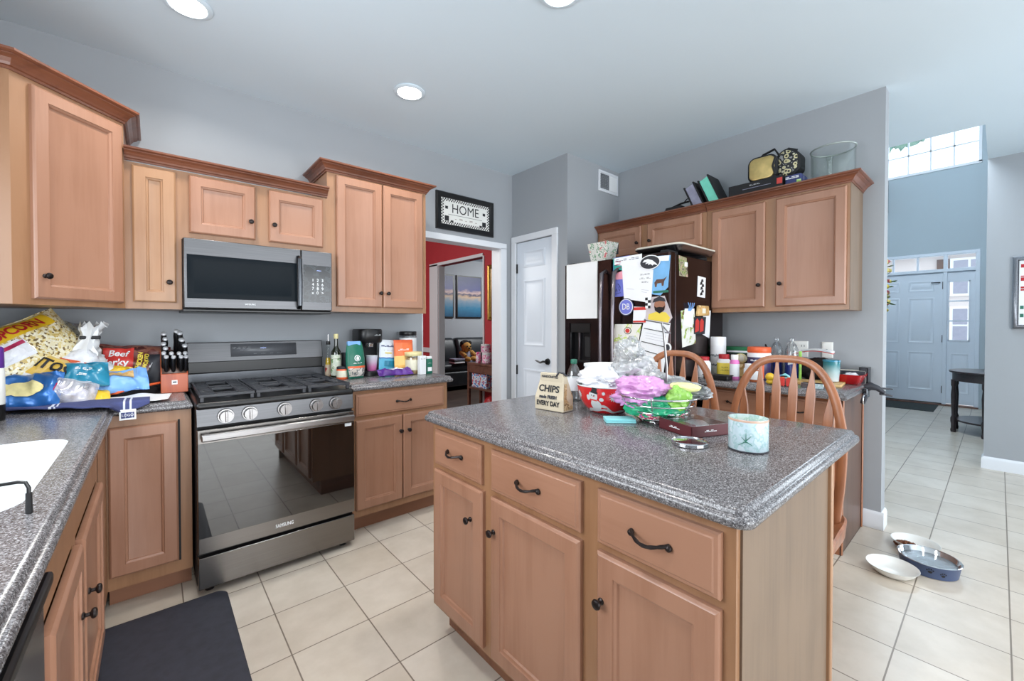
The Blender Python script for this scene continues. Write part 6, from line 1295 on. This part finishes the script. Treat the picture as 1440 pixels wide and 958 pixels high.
# ------------------------------------------------------------------ desk worktop clutter
def D(x, y): return (x, y, Z)
paint('bottle_amber', (168, 86, 44), .3); paint('pale_pink', (224, 120, 190), .35, var=.06); paint('tub_navy', (52, 44, 84), .4, var=.3, scale=20); paint('clear_blue', (40, 60, 150), .3); paint('kelly_green', (30, 110, 70), .5, var=.2)
bands('printed_roll', 'z', [(0, (206, 212, 206)), (.2, (214, 218, 218)), (.26, (120, 126, 130)), (.3, (222, 224, 226)), (.5, (140, 146, 150)), (.55, (226, 228, 230)), (.78, (232, 234, 236))], .6, .10, 9)
lathe_thing('paper_roll', 'white printed paper roll standing beside the fridge', 'paper roll', D(3.13, 1.335), [('roll', [(.05, 0), (.052, .004), (.052, .275), (.05, .28)], 'printed_roll'), ('core', [(.02, .279), (.02, .2815)], 'kraft')])
def pill(label, loc, r, h, body, label_m, cap_m, ch=.2):
    return lathe_thing('medicine_bottle', label, 'bottle', loc, [('body', [(r*.95, 0), (r, .004), (r, h*.70), (r*.72, h*(1-ch)), (r*.7, h*(1-ch)+.002)], body), ('label', [(r*1.008, h*.12), (r*1.014, h*.13), (r*1.014, h*.62), (r*1.008, h*.63)], label_m), ('cap', [(r*.74, h*(1-ch)), (r*.76, h*(1-ch)+.003), (r*.76, h-.003), (r*.7, h)], cap_m)])
pill('white bottle with red cap standing at the left end of the desk', D(2.93, 1.345), .043, .145, 'white', 'paper_white', 'brick_red', .18)
t = pill('white bottle with yellow label and red cap on the desk', D(3.06, 1.265), .045, .16, 'white', 'yellow_ink', 'brick_red', .2)
lettering(t, '=-==\n-=-==-', .02, 'ink', around(.046, 0, .046, 1, math.atan2(-1.265, -3.06)+.1, .001), .055).location = (0, 0, .06)
pill('pink bottle with white cap right of the yellow label bottle', D(2.985, 1.165), .030, .165, 'pale_pink', 'paper_white', 'white', .2)
pill('small white bottle with dark label beside the pink bottle', D(3.0, 1.085), .026, .11, 'white', 'paper_white', 'white', .25)
pill('amber and white bottle behind the tall chair back', D(2.96, 1.03), .030, .11, 'bottle_amber', 'paper_white', 'white', .28)
t = thing('yarn_ball', 'round cream ball behind the pink bottle', 'ball', (3.22, 1.215, Z+.125)); mb = MB(); mb.ball((0, 0, 0), .038, 20, 14, 1, 1, .85); obj('ball', mb, 'paper_cream', t); mb = MB()
for k in range(3): mb.tube([(.039*math.cos(a)*math.cos(k*1.05), .039*math.cos(a)*math.sin(k*1.05), .034*math.sin(a)) for a in [2*PI*j/20 for j in range(20)]], .003, 5, closed=True)
obj('winding', mb, 'cap_cream', t)
boxthing('wicker_box', 'brown box under the cream ball', 'box', D(3.22, 1.205), 0, .12, .16, .088, 'tan_film')
t = boxthing('green_case', 'dark green case lying on black folders by the wall', 'case', (3.33, 1.285, Z+.155), 0, .10, .26, .05, 'kelly_green', 'shell', bev=.008); obj('label', MB().box(-.0515, -.05, -.10, .05, .008, .022), 'paper_white', t, smooth=0)
t = thing('file_box', 'black file box along the wall under the green case', 'box', (3.34, 1.23, Z)); obj('case', MB().box(-.09, .09, -.13, .135, 0, .145), 'black_matte', t, bev=.004); obj('lid', MB().box(-.095, .095, -.135, .14, .143, .155), 'charcoal', t, bev=.003)
t = boxthing('black_tray', 'black shallow tray at the front edge of the desk', 'tray', D(2.89, 1.235), 0, .085, .16, .03, 'black', 'tray', bev=.006); obj('lip', MB().box(-.046, .046, -.085, .085, .026, .032), 'black_matte', t, bev=.003)
t = lathe_thing('protein_tub', 'large tub with orange lid and dark label on the desk', 'tub', D(3.12, 1.06), [('tub', [(.066, 0), (.07, .005), (.07, .165), (.062, .18)], 'tub_navy'), ('white_band', [(.0705, .150), (.071, .152), (.071, .172), (.064, .181)], 'paper_white'), ('lid', [(.068, .18), (.071, .184), (.071, .212), (.066, .218)], 'orange_rim')], n=32)
fn_ = around(.0705, 0, .0705, 1, math.atan2(-1.06, -3.12), .001); mb = MB(); decal(mb, quad(.01, .01, .03, .15), fn_, 4); obj('orange_stripe', mb, 'orange_rim', t); mb = MB(); decal(mb, quad(-.05, .07, -.005, .10), fn_, 3); obj('purple_mark', mb, 'purple', t); lettering(t, '=-=', .024, 'paper_white', lambda x, y: fn_(x-.03, y+.128), .05, .001)
pens = ((3.32, 1.10, .9, 'black'), (3.33, 1.13, 1.0, 'charcoal'), (3.31, 1.05, .5, 'black'))
for k, (x, y, a, mt) in enumerate(pens):
    t = thing('marker', ('black marker lying across the black file box', 'grey marker lying across the black file box', 'black marker poking up behind the orange lid')[k], 'marker', (x, y+.02, Z+.162), a)
    tilt = .06 if k == 2 else 0; mb = MB(); mb.tube([(-.07, 0, 0), (.03, 0, tilt*.7), (.035, 0, tilt*.75)], [.006, .006, .005], 10); obj('barrel', mb, mt, t); mb = MB(); mb.tube([(.03, 0, tilt*.7), (.07, 0, tilt)], [.0068, .0062], 10); obj('cap', mb, 'black', t)
def clearb(label, loc):
    return lathe_thing('spray_bottle', label, 'bottle', loc, [('bottle', [(.036, 0), (.04, .006), (.04, .16), (.038, .20), (.024, .235), (.012, .25), (.012, .262)], 'clear_plastic'), ('liquid', [(.037, .006), (.038, .012), (.038, .13), (.037, .131)], 'clear_blue'), ('collar', [(.016, .258), (.0165, .26), (.0165, .275), (.014, .28)], 'clear_plastic')], n=28, group='clear bottles on the desk')
clearb('clear bottle of blue liquid left, right behind the orange-lid tub', D(3.30, 1.01)); t = clearb('clear bottle of blue liquid in front of the double socket', D(3.25, .905)); mb = MB(); decal(mb, quad(-.022, .10, .022, .15), around(.0405, 0, .0405, 1, math.atan2(-.905, -3.25), .001), 3); obj('label', mb, 'paper_white', t)
t = thing('paper_tag', 'white folded paper standing between the clear bottles', 'paper', D(3.38, .96), .5); mb = MB(); mb.prism([(-.03, .0), (.03, .0), (.035, .24), (-.01, .245)], 0, .003, 'y'); obj('sheet', mb, 'paper_white', t, smooth=0); obj('print', (lambda m: m.prism([(0, .16), (.01, .16), (.02, .22), (.01, .22)], -.001, 0, 'y'))(MB()), 'ink', t, smooth=0)
# yellow and red toys
t = thing('toy_figure', 'yellow and blue toy on the desk front edge', 'toy', D(2.89, .87)); mb = MB(); mb.ball((0, .05, .045), .026, 14, 10); mb.ball((0, .05, .015), .022, 12, 8, 1, 1, .7); obj('yellow_body', mb, 'yellow_film', t); obj('sash', MB().box(-.012, .012, -.05, -.005, .05, .065), 'light_blue_film', t, bev=.004)
mb = MB(); mb.prism([(-.06, 0), (-.005, 0), (.0, .055), (-.03, .075), (-.055, .06)], -.012, .012, 'x'); obj('stripe', mb, 'aqua', t, bev=.004)
for y, lb in ((.845, 'red scalloped toy block at the front of the desk, left one'), (.80, 'red scalloped toy block at the front of the desk, right one')):
    t = thing('toy_block', lb, 'toy', D(2.848, y), 0, 'red toy blocks'); mb = MB(); mb.prism([(-.019, .008), (-.019, .05), (.019, .05), (.019, .008), (.012, 0), (.006, .007), (0, 0), (-.006, .007), (-.012, 0)], -.012, .012, 'x'); obj('block', mb, 'red_label', t, bev=.002); obj('top', MB().box(-.010, .010, -.014, .014, .0505, .056), 'orange_rim', t, bev=.002)
# booklet, bags, boards, glass, red bowl
t = thing('black_bag', 'black bag slumped under the red booklet', 'bag', (3.30, .765, Z)); mb = MB(); blob(mb, (0, 0, .075), .085, 6, .2, 2, 1, 1.35, .9, floor=.0); obj('body', mb, 'black_matte', t, smooth=60); obj('strap', MB().tube([(-.05, -.1, .12), (-.07, -.05, .15), (-.07, .04, .14), (-.06, .09, .09)], .006, 6), 'black', t)
t = thing('booklet', 'white and red booklet fanned on the black bag', 'booklet', (3.31, .80, Z+.172), .15)
for k, (mt, sl) in enumerate((('red_label', 0), ('paper_white', .012), ('paper_white', .022))):
    mb = MB(); mb.grid(lambda a, b: Vector(((a-.5)*.15, (b-.5)*.22, .006*k+.030*math.sin(PI*b*.8+.3)-.012*b)), 6, 12); obj(('cover', 'page', 'page')[k], mb, mt, t, solid=.002)
t = boxthing('lime_marker', 'lime green marker standing in front of the booklet', 'marker', D(3.17, .835), 0, .014, .014, .19, 'lime_film', 'barrel', bev=.004); obj('cap', MB().box(-.0075, .0075, -.0075, .0075, .15, .196), 'lime_film', t, bev=.003)
bands('teal_fade', 'z', [(0, (206, 212, 214)), (.45, (160, 186, 190)), (.8, (60, 128, 136)), (1, (40, 104, 112))], .15, .05, 3, interp='LINEAR', coat=.5)
t = thing('teal_glass', 'teal rimmed glass tumbler on the tan board', 'glass', (3.19, .675, Z+.018)); obj('glass', MB().lathe([(.036, 0), (.038, .004), (.045, .130), (.043, .130), (.036, .008)], n=32), 'teal_fade', t, smooth=60); obj('stripe', MB().lathe([(.0452, .122), (.0458, .126), (.0452, .131)], n=32, cap0=False, cap1=False), 'teal_film', t, smooth=60)
t = boxthing('tan_board', 'tan folder lying flat under the teal glass', 'folder', D(3.13, .735), .1, .22, .26, .014, 'tan_film', 'cover', bev=.003); obj('pages', MB().box(-.105, .105, -.125, .125, .003, .011), 'paper_white', t, smooth=0)
t = boxthing('foil_roll', 'silver foil box along the desk front edge', 'box', D(2.90, .70), 0, .045, .11, .03, 'stainless_y', bev=.003); obj('sparkle_band', MB().box(-.0232, -.0226, -.053, .0, .002, .028), 'candle_print', t, smooth=0)
t = thing('red_dish', 'red square dish at the right end of the desk', 'dish', (3.33, .605, Z)); mb = MB(); mb.loops([[(x, y, z) for x, y in rrect(-s, s, -s*.62, s*.62, .02, 4)] for s, z in ((.07, 0), (.075, .003), (.115, .06), (.119, .062), (.113, .062), (.07, .008))]); obj('dish', mb, 'snow_red', t, smooth=50); obj('wrappers', (lambda m: blob(m, (0, 0, .04), .05, 3, .3, 3, 1.2, .9, .5))(MB()), 'bread_wrap', t)
t = boxthing('cream_notebook', 'cream notebook between the teal glass and red dish', 'notebook', (3.41, .615, Z), .2, .1, .13, .075, 'paper_cream', 'cover'); obj('spine', MB().box(-.052, -.05, -.064, .064, 0, .076), 'charcoal', t, smooth=0)
t = thing('grey_caddy', 'grey mesh caddy at the wall end of the desk', 'caddy', (3.44, .555, Z)); mb = MB(); mb.box(-.04, .04, -.022, .022, 0, .006)
for a in ((-.04, .04, -.022, -.018), (-.04, .04, .018, .022), (-.04, -.036, -.022, .022), (.036, .04, -.022, .022)): mb.box(*a, 0, .095)
obj('mesh', mb, 'charcoal', t, smooth=0); obj('rim', MB().box(-.042, .042, -.024, .024, .093, .098), 'stainless_dark', t, bev=.002)
# opener clamped to the worktop end
t = thing('can_opener', 'grey clamp-on opener fixed to the end of the desk worktop', 'opener', (3.22, .51, .915))
mb = MB(); mb.box(3.18, 3.25, .500, .524, .87, .93); obj('clamp', mb, 'stainless_dark', t, world=True, bev=.006)
mb = MB(); mb.tube([(3.22, .515, .925), (3.22, .49, .94), (3.22, .46, .93), (3.22, .43, .905)], [.022, .024, .016, .010], 10); obj('body', mb, 'charcoal', t, world=True, smooth=60)
mb = MB(); mb.tube([(3.22, .47, .925), (3.24, .44, .93), (3.26, .40, .928)], [.008, .006, .004], 8); mb.tube([(3.22, .45, .90), (3.24, .42, .895), (3.25, .40, .89)], [.008, .006, .004], 8); obj('prongs', mb, 'charcoal', t, world=True, smooth=60)
mb = MB(); mb.cyl((3.13, .518, .87), (3.13, .498, .865), .026, .026, 20); o_ = obj('knob', mb, 'charcoal', t, world=True); mb = MB(); mb.tube([(3.13+.028*math.cos(a), .508, .868+.028*math.sin(a)) for a in [2*PI*k/24 for k in range(24)]], .0035, 6, closed=True); obj('knob_ring', mb, 'chrome', t, world=True, smooth=60)
mb = MB(); mb.tube([(3.13, .51, .885), (3.17, .512, .895)], .008, 8); obj('knob_arm', mb, 'charcoal', t, world=True)
# ------------------------------------------------------------------ on top of the right wall cabinets
ZC = 2.166
t = thing('black_strap', 'black strap with loop on the cabinet top beside the grey case', 'strap', (3.24, 1.72, 2.226))
for nm, pts, r in (('strap', [(3.24, 1.82, 2.245), (3.24, 1.74, 2.268), (3.24, 1.68, 2.282), (3.24, 1.62, 2.284)], .012), ('loop', [(3.24, 1.66, 2.282), (3.24, 1.635, 2.305), (3.24, 1.60, 2.318), (3.24, 1.575, 2.305), (3.24, 1.59, 2.284), (3.24, 1.63, 2.282)], .006)): obj(nm, MB().tube(pts, r, 8, flat=.6), 'black_matte', t, world=True, smooth=60)
obj('buckle', MB().box(3.2, 3.28, 1.66, 1.80, ZC, 2.262), 'black_matte', t, world=True, bev=.01)
paint('mint', (120, 214, 190), .6, var=.06, scale=30)
for lb, y, hh, mt in (('grey padded case leaning on the cabinet top', 1.485, .245, 'cloth_grey'), ('mint green padded case leaning beside the grey one', 1.362, .275, 'mint')):
    t = thingM('padded_case', lb, 'case', ROT((3.28, y, ZC+.002), -.0) @ Matrix.Rotation(-.42, 4, 'X')); mb = MB()
    mb.box(-.09, .09, -.028, .042, .02, hh); obj('cover', mb, mt, t, bev=.004)
    for s in (-.036, .042): obj('edge', MB().box(-.094, .094, s, s+.012, .012, hh+.012), 'black_matte', t, bev=.003)
t = thing('flat_box', 'flat black box lying along the cabinet top', 'box', (3.3, 1.08, ZC)); obj('carton', MB().box(3.19, 3.44, .95, 1.295, ZC+.001, ZC+.14), 'black_matte', t, world=True, bev=.002); lettering(t, '=-==-', .02, 'paper_white', planefn(Vector((3.188, 1.12, 2.282))-rootloc(t), (0, -1, 0), (0, 0, 1)), .07); obj('text_line', MB().box(3.1885, 3.1895, 1.02, 1.2, 2.262, 2.265), 'cloth_grey', t, world=True, smooth=0); obj('red_end', MB().box(3.1885, 3.1895, .952, .985, 2.25, 2.29), 'red_label', t, world=True, smooth=0)
t = thing('tissue_pack', 'blue and white pack on the cabinet top beside the glass vessel', 'pack', (3.26, .885, ZC)); obj('wrap', MB().box(3.19, 3.34, .842, .938, ZC+.001, ZC+.125), 'towel_blue', t, world=True, bev=.012); lettering(t, '=-==', .04, 'paper_white', planefn(Vector((3.188, .895, 2.268))-rootloc(t), (0, -1, 0), (0, 0, 1)), .075, .001); obj('lime_corner', MB().box(3.1885, 3.1895, .845, .87, 2.20, 2.25), 'lime_film', t, world=True, smooth=0)
paint('gold_foil', (206, 182, 120), .3, metal=.7, var=.2, scale=14)
t = thing('gold_lunch_bag', 'gold and black lunch bag standing on the flat black box', 'lunch bag', (3.3, 1.10, 2.307))
def bagshape(y0, y1, z0, z1, r): return rrect(y0, y1, z0, z1, r, 6)
mb = MB(); P = bagshape(1.0, 1.185, 2.307, 2.485, .05); mb.loops([[(x, y, z) for y, z in inset(P, d)] for d, x in ((.012, 3.235), (0, 3.245), (0, 3.345), (.012, 3.355))]); obj('shell', mb, 'black_matte', t, world=True, smooth=50)
mb = MB(); mb.loops([[(x, y, z) for y, z in inset(P, d)] for d, x in ((.012, 3.236), (.016, 3.228), (.03, 3.225))]); obj('gold_front', mb, 'gold_foil', t, world=True, smooth=50)
for z in (2.40, 2.33):
    pass
obj('zip_band', MB().tube([(3.226, 1.005, 2.33), (3.222, 1.02, 2.39), (3.226, 1.005, 2.45)], .008, 6), 'black', t, world=True); obj('handle', MB().tube([(3.29, 1.13, 2.475), (3.29, 1.10, 2.505), (3.29, 1.03, 2.525), (3.29, 1.0, 2.47)], .013, 8, flat=.5), 'black_matte', t, world=True, smooth=60)
m, nt, b = mk('sequins'); tc = N(nt, 'ShaderNodeTexCoord'); v = N(nt, 'ShaderNodeTexVoronoi', i_Scale=46.0, feature='F1'); nt.links.new(tc.outputs['Object'], v.inputs['Vector']); r = ramp(nt, [(0, srgb((20, 20, 22))), (.2, srgb((30, 30, 32))), (.24, srgb((196, 186, 140))), (.42, srgb((200, 196, 170))), (.5, srgb((24, 24, 26))), (.75, srgb((150, 150, 150)))], 'CONSTANT'); nt.links.new(v.outputs['Distance'], r.inputs[0]); v.inputs['Scale'].default_value = 34
nt.links.new(r.outputs[0], b.inputs['Base Color']); setin(b, 'Roughness', .35); M['sequins'] = m
t = thing('patterned_bag', 'black bag with silver and gold skull-like swirl pattern behind the gold one', 'lunch bag', (3.34, .95, 2.307)); t['label'] = 'round black bag with gold and silver swirl pattern beside the gold bag'
mb = MB(); P = [(.958+.085*math.cos(a)*(1+.06*math.cos(5*a)), 2.405+.098*math.sin(a)*(1+.04*math.cos(4*a))) for a in [2*PI*k/40 for k in range(40)]]; mb.loops([[(x, y, z) for y, z in inset(P, d)] for d, x in ((.02, 3.28), (.0, 3.295), (0, 3.40), (.02, 3.41))]); obj('shell', mb, 'black_matte', t, world=True, smooth=50); mb = MB(); mb.loops([[(x, y, z) for y, z in inset(P, d)] for d, x in ((.014, 3.281), (.018, 3.276), (.04, 3.270))]); obj('pattern_front', mb, 'sequins', t, world=True, smooth=50)
obj('handle', MB().tube([(3.34, 1.0, 2.488), (3.34, .96, 2.518), (3.34, .91, 2.493)], .010, 8), 'black_matte', t, world=True, smooth=60)
t = thing('glass_vessel', 'wide clear glass cylinder standing on the cabinet top', 'vase', (3.36, .715, ZC+.001)); obj('glass', MB().lathe([(.105, 0), (.118, .004), (.119, .27), (.121, .276), (.117, .278), (.114, .27), (.113, .012), (.02, .010)], n=48), 'clear_glass', t, smooth=50); obj('rim', MB().tube([(.119*math.cos(2*PI*k/48), .119*math.sin(2*PI*k/48), .274) for k in range(48)], .0052, 8, closed=True), 'rim_glass' if 'rim_glass' in M else paint('rim_glass', (150, 160, 156), .12, spec=.8, coat=.5), t, smooth=60)
t = thing('candlestick', 'clear glass candlestick inside the glass cylinder', 'candlestick', (3.33, .725, ZC+.012)); obj('stem', MB().lathe([(.03, 0), (.028, .006), (.012, .014), (.01, .05), (.014, .06), (.014, .19), (.017, .195)], n=24), 'clear_glass', t, smooth=50); obj('cup', MB().lathe([(.018, .194), (.02, .196), (.02, .21)], n=24), 'clear_glass', t, smooth=50)
